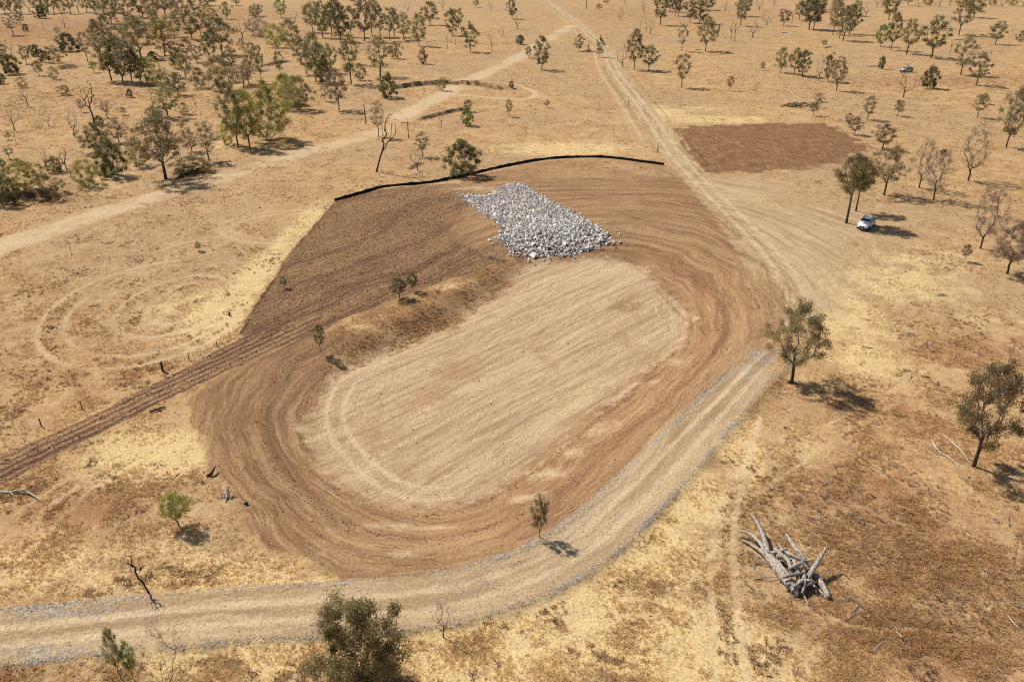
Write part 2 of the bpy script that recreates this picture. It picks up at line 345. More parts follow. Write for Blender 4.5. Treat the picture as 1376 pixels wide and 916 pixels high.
MAT['lime'] = leaf_material('bright_green_leaves', (0.160, 0.235, 0.060), (0.268, 0.348, 0.090), (0.407, 0.439, 0.149))
MAT['yellow'] = leaf_material('yellow_olive_leaves', (0.224, 0.215, 0.055), (0.373, 0.328, 0.096), (0.545, 0.431, 0.160))
MAT['brown'] = leaf_material('dry_brown_leaves', (0.311, 0.218, 0.139), (0.456, 0.337, 0.224), (0.581, 0.456, 0.317))
MAT['twig'] = plain_material('dry_grey_twigs', (0.185, 0.125, 0.100), 0.9, 0.1)

# ------------------------------------------------------------------ mesh makers
def mesh_np(name, V, F, mat, tone=None, smooth=False, fattr='tone'):
    """V (n,3), F (m,4) or (m,3)"""
    V = np.asarray(V, np.float32); F = np.asarray(F, np.int32); k = F.shape[1]
    me = bpy.data.meshes.new(name); me.vertices.add(len(V)); me.vertices.foreach_set('co', V.ravel())
    me.loops.add(F.size); me.loops.foreach_set('vertex_index', F.ravel())
    me.polygons.add(len(F)); me.polygons.foreach_set('loop_start', np.arange(0, F.size, k, dtype=np.int32))
    if smooth: me.polygons.foreach_set('use_smooth', np.ones(len(F), bool))
    me.update(calc_edges=True)
    if tone is not None:
        at = me.attributes.new(fattr, 'FLOAT', 'FACE'); at.data.foreach_set('value', np.asarray(tone, np.float32))
    if mat: me.materials.append(mat)
    return me

def link(name, me, parent=None):
    o = bpy.data.objects.new(name, me); COL.objects.link(o)
    if parent is not None: o.parent = parent
    return o

def tag(o, label=None, cat=None, group=None, kind=None):
    if label: o['label'] = label
    if cat: o['category'] = cat
    if group: o['group'] = group
    if kind: o['kind'] = kind
    return o

def empty(name, loc, label, cat, group=None, rz=0.0):
    o = bpy.data.objects.new(name, None); o.empty_display_size = 0.3; COL.objects.link(o)
    o.location = loc; o.rotation_euler = (0, 0, rz); return tag(o, label, cat, group)

def tubes(edges, sides=5, cap=True):
    """edges: list of (p0, p1, r0, r1) -> V, F"""
    V = []; F = []; ang = np.arange(sides) * 2 * np.pi / sides
    for p0, p1, r0, r1 in edges:
        p0 = np.asarray(p0, float); p1 = np.asarray(p1, float); d = p1 - p0; l = np.linalg.norm(d)
        if l < 1e-6: continue
        d /= l; a = np.array([0, 0, 1.0]) if abs(d[2]) < 0.9 else np.array([1.0, 0, 0])
        u = np.cross(d, a); u /= np.linalg.norm(u); v = np.cross(d, u); b = len(V)
        for p, r in ((p0, r0), (p1, r1)):
            for t in ang: V.append(p + r * (math.cos(t) * u + math.sin(t) * v))
        for i in range(sides):
            j = (i + 1) % sides; F.append((b + i, b + j, b + sides + j, b + sides + i))
        if cap:
            V.append(p1); c = len(V) - 1
            for i in range(0, sides): F.append((b + sides + i, b + sides + (i + 1) % sides, c, c))
    return V, F

def limb(pts, radii, sides=8, rough=0.0, seed=0):
    """one continuous tapering tube along points, closed at both ends -> V, F(quads)"""
    r_ = random.Random(seed); P = smooth_line(pts, 4) if len(pts) > 2 else np.array([np.asarray(pts[0]) * (1 - t) + np.asarray(pts[1]) * t for t in np.linspace(0, 1, 5)])
    R = np.interp(np.linspace(0, 1, len(P)), np.linspace(0, 1, len(radii)), radii); V = []; F = []
    for i, p in enumerate(P):
        d = P[min(i + 1, len(P) - 1)] - P[max(i - 1, 0)]; d /= max(np.linalg.norm(d), 1e-9)
        a = np.array([0.3, 0.2, 0.93]) if abs(d[2]) < 0.85 else np.array([1.0, 0, 0]); u = np.cross(d, a); u /= np.linalg.norm(u); v = np.cross(d, u)
        for k in range(sides):
            t = 2 * math.pi * k / sides; r = R[i] * (1 + rough * (r_.random() - 0.5)); V.append(p + r * (math.cos(t) * u + math.sin(t) * v))
    n = len(P)
    for i in range(n - 1):
        for k in range(sides):
            j = (k + 1) % sides; F.append((i * sides + k, i * sides + j, (i + 1) * sides + j, (i + 1) * sides + k))
    V.append(P[0]); V.append(P[-1]); c0 = len(V) - 2; c1 = len(V) - 1
    for k in range(sides):
        j = (k + 1) % sides; F.append((j, k, c0, c0)); F.append(((n - 1) * sides + k, (n - 1) * sides + j, c1, c1))
    return V, F

def quads_mesh(name, V, F, mat, smooth=True):
    bm = bmesh.new(); vs = [bm.verts.new(v) for v in V]
    for f in F:
        ids = list(dict.fromkeys(f))
        try: bm.faces.new([vs[i] for i in ids])
        except ValueError: pass
    me = bpy.data.meshes.new(name); bm.normal_update(); bm.to_mesh(me); bm.free()
    if smooth: me.polygons.foreach_set('use_smooth', np.ones(len(me.polygons), bool))
    if mat: me.materials.append(mat)
    return me

# ------------------------------------------------------------------ the ground: one sheet of land, cut along the edges of its parts
def axis(lo_core, hi_core, step, lo, hi, p):
    core = list(np.arange(lo_core, hi_core + 1e-6, step)); up = []; v = core[-1]
    while v < hi:
        v += step * (abs(v) / max(abs(hi_core), 1)) ** p; up.append(v)
    dn = []; v = core[0]
    while v > lo:
        v -= step * max(1.0, abs(v - hi_core) / abs(hi_core - lo_core)) ** 2.5 if lo_core > 0 else step * (abs(v) / abs(lo_core)) ** p
        dn.append(v)
    return np.array(dn[::-1] + core + up)

xs = axis(-75, 75, 0.4, -4200, 4200, 1.6); ys = axis(27, 170, 0.4, -700, 5200, 2.0)
GX, GY = np.meshgrid(xs, ys); NX, NY = len(xs), len(ys); gx, gy = GX.ravel(), GY.ravel()
gz = height(gx, gy)

def blobs(lst):
    """soft patches: pixel x, pixel y, radius across (m), radius in depth (m), strength"""
    s = np.zeros_like(gx)
    for u, v, ra, rb, k in lst:
        x, y = gp(u, v); s = np.maximum(s, k * np.exp(-((gx - x) / ra) ** 2 - ((gy - y) / rb) ** 2))
    return s

def wheel(lst):
    """pairs of wheel lines left in the grass: pixel points, half gauge (m), line width (m), strength"""
    s = np.zeros_like(gx)
    for pts, g, wd, k in lst:
        D, S, T = dline(gx, gy, smooth_line(gpoly(pts), 5), False, 6.0)
        s = np.maximum(s, k * np.exp(-((D - g) / wd) ** 2))
    return s

def rings(lst):
    s = np.zeros_like(gx)
    for u, v, ra, rb, rot, wd, k, a0, a1 in lst:
        x, y = gp(u, v); t = math.radians(rot); dx = gx - x; dy = gy - y
        p = dx * math.cos(t) + dy * math.sin(t); q = -dx * math.sin(t) + dy * math.cos(t)
        r = np.hypot(p / ra, q / rb); ang = np.degrees(np.arctan2(q, p)) % 360
        on = ((ang - a0) % 360) < (a1 - a0)
        s = np.maximum(s, np.where(on, k * np.exp(-((r - 1) * min(ra, rb) / wd) ** 2), 0))
    return s

sdF = sdpoly(gx, gy, FLOOR); sdG = sdpoly(gx, gy, GRADED); sdB = sdpoly(gx, gy, BANK); sdT = sdpoly(gx, gy, TILL); sdS = sdpoly(gx, gy, STRIP); sdP = sdpoly(gx, gy, PATCH)
dH, sH, tH = dline(gx, gy, HAUL); dR, sR, tR = dline(gx, gy, ROAD); endH = sstep(0, 9, tH.max() - tH); wH = 0.90 - 0.22 * sstep(30, 3, tH.max() - tH); dH = dH / wH; dT, sT, tT = dline(gx, gy, TRACK); dS, _, _ = dline(gx, gy, SPUR)
edge = lambda sd, wd: 1 - sstep(-wd, wd, sd)
A = {}
A['floor'] = edge(sdF + 5.0 * (fbm(gx * 0.13, gy * 0.13, 4, 15) - 0.5), 3.2)
A['dirt'] = np.maximum(edge(sdG + 3.0 * (fbm(gx * 0.2, gy * 0.2, 4, 23) - 0.5), 2.0), edge(sdF, 1.0))
A['dirt'] = A['dirt'] * (1 - edge(sdB, 1.2))
apron = blobs([(1065, 330, 11, 13, 0.95), (1095, 400, 6, 10, 0.75), (1000, 262, 9, 9, 0.85), (1100, 300, 16, 14, 0.8), (1120, 380, 10, 12, 0.6), (1010, 300, 14, 16, 0.9), (1060, 360, 14, 14, 0.75), (990, 255, 18, 14, 0.75), (1130, 330, 14, 14, 0.45), (1180, 290, 20, 10, 0.5), (1100, 240, 20, 12, 0.35), (1250, 310, 20, 10, 0.3)])
A['dirt'] = np.maximum(A['dirt'], 0.70 * apron)
A['dirt'] = np.maximum(A['dirt'], 0.62 * blobs([(300, 730, 8, 3.5, 0.8), (430, 775, 9, 2.0, 0.8), (340, 700, 5, 5, 0.9)]))
A['dirt'] = np.maximum(A['dirt'], 0.5 * (1 - sstep(3.0, 5.0, dH)))
A['dirt'] = np.maximum(A['dirt'], 0.75 * blobs([(430, 450, 5, 6, 1.0)]))
smoothpart = blobs([(655, 305, 7, 13, 1.0), (640, 255, 9, 5, 0.9)])
rag = 2.4 * (fbm(gx * 0.3, gy * 0.3, 4, 19) - 0.5)
A['till'] = np.maximum(edge(sdT + 0.6 * rag, 1.1) * (1 - smoothpart), edge(sdS + 0.35 * rag, 0.8)); A['till'] = np.maximum(A['till'], edge(sdP + 3.0 * rag, 2.2))
A['dirt'] = np.maximum(A['dirt'], edge(sdT, 1.0)); A['ruddy'] = edge(sdP, 2.0); A['strip'] = edge(sdS, 1.0)
wr = 3.2 + 3.5 * sstep(160, 100, gy)
roadm = (1 - sstep(wr - 1.6, wr + 1.4, dR)) * sstep(0, 22, tR.max() - tR)
A['road'] = np.maximum((1 - sstep(2.2, 3.7, dH)) * endH, 0.95 * roadm * (1 - 0.42 * sstep(168, 125, gy)))
A['road'] = np.maximum(A['road'], 0.92 * apron * (1 - 0.8 * edge(sdG + 4, 3.0)))
A['trk'] = np.maximum.reduce([0.85 * np.exp(-((dH - 1.0) / 0.48) ** 2) * (0.5 + 0.8 * fbm(gx * .15, gy * .15, 3, 3)), 0.62 * np.exp(-((dR - 1.2) / 0.7) ** 2),
     0.66 * (1 - sstep(1.2, 6.4, dT)) * (0.25 + 1.4 * fbm(gx * .09, gy * .09, 4, 17)), 0.35 * np.exp(-((dT - 1.0) / 0.6) ** 2), 0.75 * (1 - sstep(0.5, 1.6, dS)), 0.55 * np.exp(-((np.abs(sR + 5.5)) / 0.9) ** 2) * sstep(175, 200, gy)])
A['straw'] = blobs([(880, 740, 6, 5, 1.0), (820, 840, 8, 5, 1.0), (930, 660, 3.5, 6, 1.0), (700, 880, 12, 5, 1.0), (900, 880, 9, 5, 1.1), (780, 820, 10, 5, 0.9), (985, 590, 3, 8, 0.95), (1130, 420, 7, 12, 0.8), (1160, 480, 6, 8, 0.7), (1080, 600, 4, 4, 0.5),
     (1200, 380, 14, 9, 0.7), (210, 610, 8, 5, 1.0), (290, 560, 5, 2, 0.6), (60, 760, 9, 5, 0.7), (330, 780, 14, 3, 0.75), (250, 750, 8, 4, 0.6), (350, 370, 4, 22, 0.95), (300, 420, 7, 10, 0.9), (240, 410, 8, 10, 0.5), (420, 300, 5, 14, 0.8),
     (760, 200, 17, 8, 0.95), (300, 195, 5, 7, 0.6), (150, 240, 8, 14, 0.5), (890, 150, 9, 12, 0.8), (960, 160, 22, 7, 0.75), (940, 145, 16, 8, 0.5), (580, 385, 6, 1.5, 0.7), (500, 440, 7, 1.2, 0.5), (650, 345, 4, 1.5, 0.7),
     (1000, 880, 3, 6, 0.8), (240, 880, 9, 2.5, 0.8), (350, 880, 5, 3, 0.9), (1340, 430, 9, 5, 0.4), (1240, 350, 16, 8, 0.5), (40, 255, 12, 4, 0.3)])
A['straw'] *= (1 - edge(sdG, 1.0) * (1 - edge(sdB, 1.0)))
A['red'] = blobs([(1150, 660, 9, 8, 0.75), (1250, 740, 11, 8, 0.7), (1080, 850, 6, 4, 0.65), (1280, 860, 11, 5, 0.75), (1310, 470, 10, 7, 0.75), (1200, 560, 8, 7, 0.6), (110, 680, 9, 6, 0.75), (180, 650, 7, 3, 0.7), (60, 880, 10, 3, 0.85), (60, 690, 6, 5, 0.6),
     (610, 872, 4, 2.2, 0.9), (820, 850, 3.0, 2.0, 0.85), (660, 890, 3, 1.6, 0.8), (560, 420, 10, 5, 0.95), (660, 360, 7, 4, 1.0), (470, 450, 6, 3, 0.9), (620, 395, 8, 2.5, 1.0), (120, 130, 60, 40, 0.45), (60, 40, 200, 110, 0.7), (900, 20, 150, 120, 0.5), (250, 20, 120, 90, 0.6), (1270, 110, 60, 20, 0.55),
     (1100, 120, 50, 12, 0.3), (200, 500, 22, 8, 0.5), (60, 440, 20, 20, 0.45), (960, 745, 1.0, 3.0, 0.9), (958, 780, 0.8, 1.5, 0.8), (840, 790, 1.2, .7, .7), (760, 820, 1.2, .7, .8), (40, 265, 20, 4, 0.6), (230, 880, 5, 2, 0.4), (1290, 620, 8, 6, 0.5), (1120, 760, 6, 5, 0.4)])
A['red'] *= (1 - 0.75 * A['straw'])
g_edge = endH * np.exp(-((dH - 2.9) / 0.5) ** 2) * (0.05 + 0.95 * fbm(gx * 0.09, gy * 0.09, 3, 51))
A['gravel'] = np.maximum.reduce([g_edge, blobs([(1020, 484, 1.8, 2.6, 0.8), (120, 815 + 12, 7, 0.9, 0.7), (40, 880, 6, 0.8, 0.7), (1000, 500, 2, 4, 0.6)]),
                                 0.45 * (1 - sstep(1.5, 3.4, dH)) * fbm(gx * 0.2, gy * 0.2, 3, 77)])
loops = rings([(205, 412, 13, 17, 8, 0.5, .62, 90, 330), (215, 410, 11, 14.5, 8, 0.5, .6, 110, 350), (238, 408, 7, 10, 0, 0.5, .62, 0, 360), (250, 405, 4, 7, 0, .5, .6, 0, 300), (240, 400, 9, 13, 20, .5, .5, 60, 260), (262, 352, 7, 10, 20, .45, .55, 60, 230), (268, 350, 5, 8, 20, .45, .55, 60, 220),
     (400, 303, 13, 9, 0, .6, .6, 70, 300), (400, 303, 11, 7, 0, .6, .55, 70, 320), (865, 848, 4.5, 3.2, 15, .3, .45, 0, 360), (858, 850, 2.6, 1.8, 15, .3, .5, 0, 360), (1290, 470, 7, 8, 0, .4, .5, 250, 60 + 360), (1275, 470, 6, 7, 0, .4, .45, 250, 60 + 360), (610, 880, 7, 5, 0, .35, .5, 200, 330)])
lines = wheel([([(1006, 916), (998, 850), (990, 790), (988, 720), (1000, 640), (1022, 560)], 0.0, 0.45, .72), ([(965, 916), (962, 850), (958, 780), (962, 700), (985, 620)], 0.0, 0.5, .6), ([(990, 776), (1040, 790), (1110, 826), (1180, 840), (1290, 848), (1376, 872)], 0, .28, .62),
     ([(990, 665), (1060, 620), (1130, 570)], 0.9, .3, .55), ([(1030, 640), (1100, 590), (1180, 545), (1260, 500)], 0.9, .3, .4), ([(880, 880), (930, 820), (950, 760)], .9, .3, .4), ([(0, 720), (80, 660), (170, 620), (250, 585)], .9, .35, .5), ([(30, 740), (120, 650), (230, 600)], .8, .35, .45), ([(0, 425), (120, 424), (260, 420), (330, 424)], 0, .25, .45), ([(150, 760), (200, 700), (260, 660)], .8, .4, .35),
     ([(820, 75), (840, 112), (870, 155), (890, 200)], 6.0, .5, .5), ([(940, 130), (900, 108), (855, 85)], 1.0, .5, .4), ([(1376, 620), (1300, 660), (1200, 640)], .8, .25, .3), ([(1376, 700), (1290, 610)], .0, .25, .3), ([(860, 60), (950, 32), (1050, 28)], 0, .9, .5), ([(795, 30), (770, 12), (755, 2)], 5.5, .8, .5), ([(1376, 90), (1310, 93), (1280, 96)], .0, 1.0, .6), ([(1100, 845), (1112, 830), (1130, 815)], .0, .3, .4), ([(360, 280), (400, 290), (420, 294)], 0.8, .3, .4),
     ([(15, 28), (45, 34), (75, 40), (100, 50)], 0, 2.0, .6), ([(30, 220), (48, 200), (60, 190)], .8, .3, .4)])
A['trk'] = np.maximum.reduce([A['trk'], 0.9 * loops * (1 - edge(sdT, 0.6)) * (0.45 + fbm(gx * .1, gy * .1, 3, 81)), 1.05 * lines * (0.4 + 0.9 * fbm(gx * .1, gy * .1, 3, 82))])
inner = np.exp(-((sdF + 1.8) / 0.35) ** 2) + np.exp(-((sdF + 3.6) / 0.35) ** 2)
leftend = sstep(8, -12, gx) * sstep(100, 70, gy)
bothends = np.maximum(leftend, 0.7 * sstep(13, 20, gx) * sstep(120, 105, gy))
A['trk'] = np.maximum(A['trk'], 0.95 * inner * bothends * (0.45 + 0.8 * fbm(gx * .12, gy * .12, 3, 85)))
floor_rut = 0.6 * (np.exp(-((sdF + 2.7) / 0.35) ** 2) + np.exp(-((sdF + 0.9) / 0.3) ** 2)) * bothends * fbm(gx * .15, gy * .15, 3, 86) * 1.4
A['trk'] = np.maximum(A['trk'], blobs([(540, 692, 5, 0.9, .6), (585, 693, 3, .7, .65), (470, 655, 2.5, 2.0, .5), (735, 620, 3, 1.5, .55), (705, 655, 3, 1.2, .6), (810, 560, 3, 2, .5), (770, 590, 2, 2, .5), (395, 560, 1.5, 3, .45), (660, 340, 3, 2, .5),
     (900, 470, 3, 3, .45), (880, 500, 2, 2, .5), (640, 290, 3, 6, .45), (650, 255, 8, 3, .5), (560, 740, 8, 1.0, .4), (440, 745, 4, 2, .45), (880, 370, 4, 4, .4), (600, 420, 4, 2, .3), (700, 450, 6, 3, .4), (560, 640, 5, 2, .4), (850, 440, 5, 5, .4)]))
rut = np.maximum.reduce([0.85 * np.exp(-((sdF - 4.6) / 0.35) ** 2) * (fbm(gx * .12, gy * .12, 3, 61) * 1.3), 0.8 * np.exp(-((sdF - 0.5) / 0.5) ** 2) * (0.2 + fbm(gx * .1, gy * .1, 3, 65)), 0.7 * np.exp(-((sdF - 7.8) / 0.3) ** 2) * fbm(gx * .1, gy * .1, 3, 62) * 1.2,
     0.6 * np.exp(-((sdF - 10.5) / 0.3) ** 2) * fbm(gx * .1, gy * .1, 3, 63) * 1.3]) * edge(sdG, 0.5) * (1 - edge(sdT, 1)) * (1 - edge(sdB, 0.5))
rut = np.maximum(rut, wheel([([(978, 296), (1015, 330), (1042, 365), (1052, 400), (1046, 425)], .9, .3, .6), ([(985, 300), (1010, 325), (1030, 352), (1044, 385), (1044, 420)], .9, .3, .5), ([(880, 245), (930, 275), (970, 305)], .8, .3, .6), ([(865, 245), (900, 262), (940, 285), (985, 320)], 1.0, .35, .75), ([(885, 225), (870, 245), (862, 262)], .9, .3, .6), ([(880, 228), (930, 262), (985, 300)], 1.0, .3, .6),
     ([(880, 370), (930, 420), (975, 440)], 0, .35, .7), ([(760, 650), (830, 585), (900, 520), (960, 470)], .9, .3, .6), ([(730, 700), (800, 620), (860, 560)], 0, .3, .7), ([(830, 95), (850, 122), (878, 160)], 4.4, .5, .6)]))
rut = np.maximum(rut, blobs([(290, 530, 4, 4, .62), (330, 560, 4, 5, .55), (370, 510, 3.5, 4, .6), (400, 610, 3, 4, .5), (440, 690, 4, 2, .55), (560, 715, 6, 1.2, .5), (720, 230, 10, 5, .5), (780, 222, 10, 4, .5), (840, 335, 5, 2.5, .6), (900, 340, 5, 4, .5), (930, 460, 3, 3, .6), (820, 540, 3, 2, .5), (770, 240, 8, 6, .4), (845, 395, 4, 3, .45), (480, 560, 4, 3, .3)]) * (0.5 + fbm(gx * .2, gy * .2, 4, 83)))
rut = np.maximum(rut, wheel([([(452, 272), (396, 338), (347, 410), (326, 446)], 0.0, 1.6, .62)]))
rut = np.maximum(rut, floor_rut)
A['rut'] = np.maximum(rut, 0.75 * np.exp(-((dH - 3.6) / 0.25) ** 2) * fbm(gx * .1, gy * .1, 3, 71))
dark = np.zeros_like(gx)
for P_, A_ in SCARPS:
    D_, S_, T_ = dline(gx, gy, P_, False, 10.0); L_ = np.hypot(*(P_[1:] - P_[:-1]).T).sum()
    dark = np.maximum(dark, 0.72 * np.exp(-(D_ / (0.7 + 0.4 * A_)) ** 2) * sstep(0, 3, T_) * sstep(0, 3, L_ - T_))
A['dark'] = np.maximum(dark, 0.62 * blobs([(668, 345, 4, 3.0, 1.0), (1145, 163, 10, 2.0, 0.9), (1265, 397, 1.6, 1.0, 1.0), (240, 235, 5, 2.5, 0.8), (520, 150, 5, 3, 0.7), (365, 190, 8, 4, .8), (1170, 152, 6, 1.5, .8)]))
fu = gx * 0.55 + gy * 0.3
fu = np.where((sdG < 3) | (sdF < 0) | (apron > 0.25), sdF, fu)
fu = np.where((sdT < 0) | (sdS < 1), gx * FURROW_N[0] + gy * FURROW_N[1], fu)
fu = np.where(sdP < 1, gx * PATCH_N[0] + gy * PATCH_N[1], fu)
fu = np.where((dR < wr + 2) & (gy > 168), sR, fu); fu = np.where(dH < 4.2, sH, fu); fu = np.where(dT < 5, sT, fu)
A['fu'] = fu; A['fv'] = gx * STRIPE_N[0] + gy * STRIPE_N[1]

zone = np.zeros(len(gx), np.int32)
zone[(dT < 2.6)] = 7; zone[roadm > 0.5] = 6; zone[sdP < 0] = 4; zone[sdG < 0] = 1; zone[(sdT < 0) | (sdS < 0)] = 3; zone[sdB < 0] = 8; zone[sdF < 0] = 2; zone[dH < 3.3] = 5
ZN = [('ground', 'dry tan grassland spreading to the far trees', 'ground'), ('graded_earth', 'bare brown graded earth ringing the pale basin floor', 'earth'),
      ('basin_floor', 'pale straw coloured floor of the scraped basin', 'basin floor'), ('ploughed_field', 'dark brown ribbed ploughed ground below the black silt fence', 'ploughed ground'),
      ('ploughed_patch', 'reddish brown ploughed patch right of the dirt road', 'ploughed ground'), ('gravel_road', 'curving pale haul road with grey gravel edges in the foreground', 'road'),
      ('dirt_road', 'pale dirt road winding away to the top of the view', 'road'), ('dirt_track', 'faint pale vehicle track crossing the upper left paddock', 'track'), ('grassy_bank', 'rough tufted bank between ploughed ground and basin floor', 'bank')]
idx = np.arange(NX * NY).reshape(NY, NX)
quads = np.stack([idx[:-1, :-1], idx[:-1, 1:], idx[1:, 1:], idx[1:, :-1]], -1).reshape(-1, 4)
Zg = gz.reshape(NY, NX); dzx = np.gradient(Zg, xs, axis=1); dzy = np.gradient(Zg, ys, axis=0)
nrm = np.stack([-dzx, -dzy, np.ones_like(dzx)], -1); nrm /= np.linalg.norm(nrm, axis=-1, keepdims=True); nrm = nrm.reshape(-1, 3)
gv = np.stack([gx, gy, gz], 1); qz = zone[quads[:, 0]]
for k, (nm, lab, cat) in enumerate(ZN):
    q = quads[qz == k]
    if not len(q): continue
    used, inv = np.unique(q, return_inverse=True); q2 = inv.reshape(-1, 4)
    me = mesh_np(nm, gv[used], q2, MAT['ground'], smooth=True)
    for an, av in A.items():
        at = me.attributes.new(an, 'FLOAT', 'POINT'); at.data.foreach_set('value', av[used].astype(np.float32))
    me.normals_split_custom_set_from_vertices(nrm[used].tolist())
    tag(link(nm, me), lab, cat, kind='structure')

def sample(name_arr, X, Y):
    """value of a ground map at points"""
    i = np.clip(np.searchsorted(xs, X), 0, NX - 1); j = np.clip(np.searchsorted(ys, Y), 0, NY - 1)
    return name_arr[j * NX + i]

def land(X, Y):
    """height of the built sheet, between its vertices"""
    X = np.asarray(X, float); Y = np.asarray(Y, float)
    i = np.clip(np.searchsorted(xs, X) - 1, 0, NX - 2); j = np.clip(np.searchsorted(ys, Y) - 1, 0, NY - 2)
    a = (X - xs[i]) / (xs[i + 1] - xs[i]); b = (Y - ys[j]) / (ys[j + 1] - ys[j])
    return (Zg[j, i] * (1 - a) + Zg[j, i + 1] * a) * (1 - b) + (Zg[j + 1, i] * (1 - a) + Zg[j + 1, i + 1] * a) * b

def ground_at(u, v):
    """photo pixel -> point on the built ground"""
    z = 0.0
    for _ in range(6):
        x, y = gp(u, v, z); z = float(land(x, y))
    return Vector((float(x), float(y), z))

# ------------------------------------------------------------------ scattered stuff (instanced on points)
def scatter(name, pts, rot, scl, tone, protos, label, cat):
    me = bpy.data.meshes.new(name); me.vertices.add(len(pts)); me.vertices.foreach_set('co', np.asarray(pts, np.float32).ravel()); me.update()
    for an, ty, av, key in (('rot', 'FLOAT_VECTOR', rot, 'vector'), ('scl', 'FLOAT_VECTOR', scl, 'vector'), ('tone', 'FLOAT', tone, 'value')):
        at = me.attributes.new(an, ty, 'POINT'); at.data.foreach_set(key, np.asarray(av, np.float32).ravel())
    at = me.attributes.new('pick', 'INT', 'POINT'); at.data.foreach_set('value', rng.integers(0, len(protos), len(pts)).astype(np.int32))
    col = bpy.data.collections.new(name + '_shapes')
    for i, pm in enumerate(protos): col.objects.link(bpy.data.objects.new('%s_shape_%02d' % (name, i), pm))
    ng = bpy.data.node_groups.new(name + '_scatter', 'GeometryNodeTree')
    ng.interface.new_socket('Geometry', in_out='INPUT', socket_type='NodeSocketGeometry'); ng.interface.new_socket('Geometry', in_out='OUTPUT', socket_type='NodeSocketGeometry')
    gi = ng.nodes.new('NodeGroupInput'); go = ng.nodes.new('NodeGroupOutput'); ip = ng.nodes.new('GeometryNodeInstanceOnPoints')
    ci = ng.nodes.new('GeometryNodeCollectionInfo'); ci.inputs[0].default_value = col; ci.inputs['Separate Children'].default_value = True; ci.inputs['Reset Children'].default_value = True
    def na(nm, ty):
        nd = ng.nodes.new('GeometryNodeInputNamedAttribute'); nd.data_type = ty; nd.inputs[0].default_value = nm; return nd.outputs[0]
    ng.links.new(gi.outputs[0], ip.inputs['Points']); ng.links.new(ci.outputs[0], ip.inputs['Instance']); ip.inputs['Pick Instance'].default_value = True
    ng.links.new(na('pick', 'INT'), ip.inputs['Instance Index']); ng.links.new(na('rot', 'FLOAT_VECTOR'), ip.inputs['Rotation']); ng.links.new(na('scl', 'FLOAT_VECTOR'), ip.inputs['Scale'])
    ng.links.new(ip.outputs[0], go.inputs[0])
    o = link(name, me); md = o.modifiers.new('scatter', 'NODES'); md.node_group = ng
    return tag(o, label, cat, kind='stuff')

def stone_mesh(name, seed, mat, n=11, flat=0.75):
    r_ = random.Random(seed); bm = bmesh.new()
    for _ in range(n):
        v = Vector((r_.gauss(0, 1), r_.gauss(0, 1), r_.gauss(0, 1))).normalized() * r_.uniform(0.8, 1.0)
        bm.verts.new((v.x * 0.5, v.y * r_.uniform(0.36, 0.46), v.z * 0.5 * flat))
    res = bmesh.ops.convex_hull(bm, input=bm.verts[:]); bmesh.ops.delete(bm, geom=[g for g in res['geom_interior'] if isinstance(g, bmesh.types.BMVert)], context='VERTS')
    me = bpy.data.meshes.new(name); bm.normal_update(); bm.to_mesh(me); bm.free()
    if mat: me.materials.append(mat)
    return me

def tuft_mesh(name, seed, mat, blades=11, spread=0.16, ln=0.34):
    r_ = random.Random(seed); V = []; F = []
    for _ in range(blades):
        a = r_.uniform(0, 2 * math.pi); r0 = r_.uniform(0, spread); L = ln * r_.uniform(0.6, 1.15); tilt = r_.uniform(0.2, 1.15); wd = r_.uniform(0.018, 0.036)
        d = np.array([math.cos(a), math.sin(a), 0]); s = np.array([-d[1], d[0], 0]) * wd; p = d * r0 + np.array([0, 0, -0.03])
        q = p + d * L * 0.5 * math.sin(tilt * 0.6) + np.array([0, 0, L * 0.55 * math.cos(tilt * 0.6) + 0.03]); e = q + d * L * 0.5 * math.sin(tilt * 1.3) + np.array([0, 0, L * 0.5 * math.cos(tilt * 1.3)])
        b = len(V); V += [p - s, p + s, q + s * 0.8, q - s * 0.8, e]; F += [(b, b + 1, b + 2, b + 3), (b + 3, b + 2, b + 4, b + 4)]
    return quads_mesh(name, V, F, mat, False)

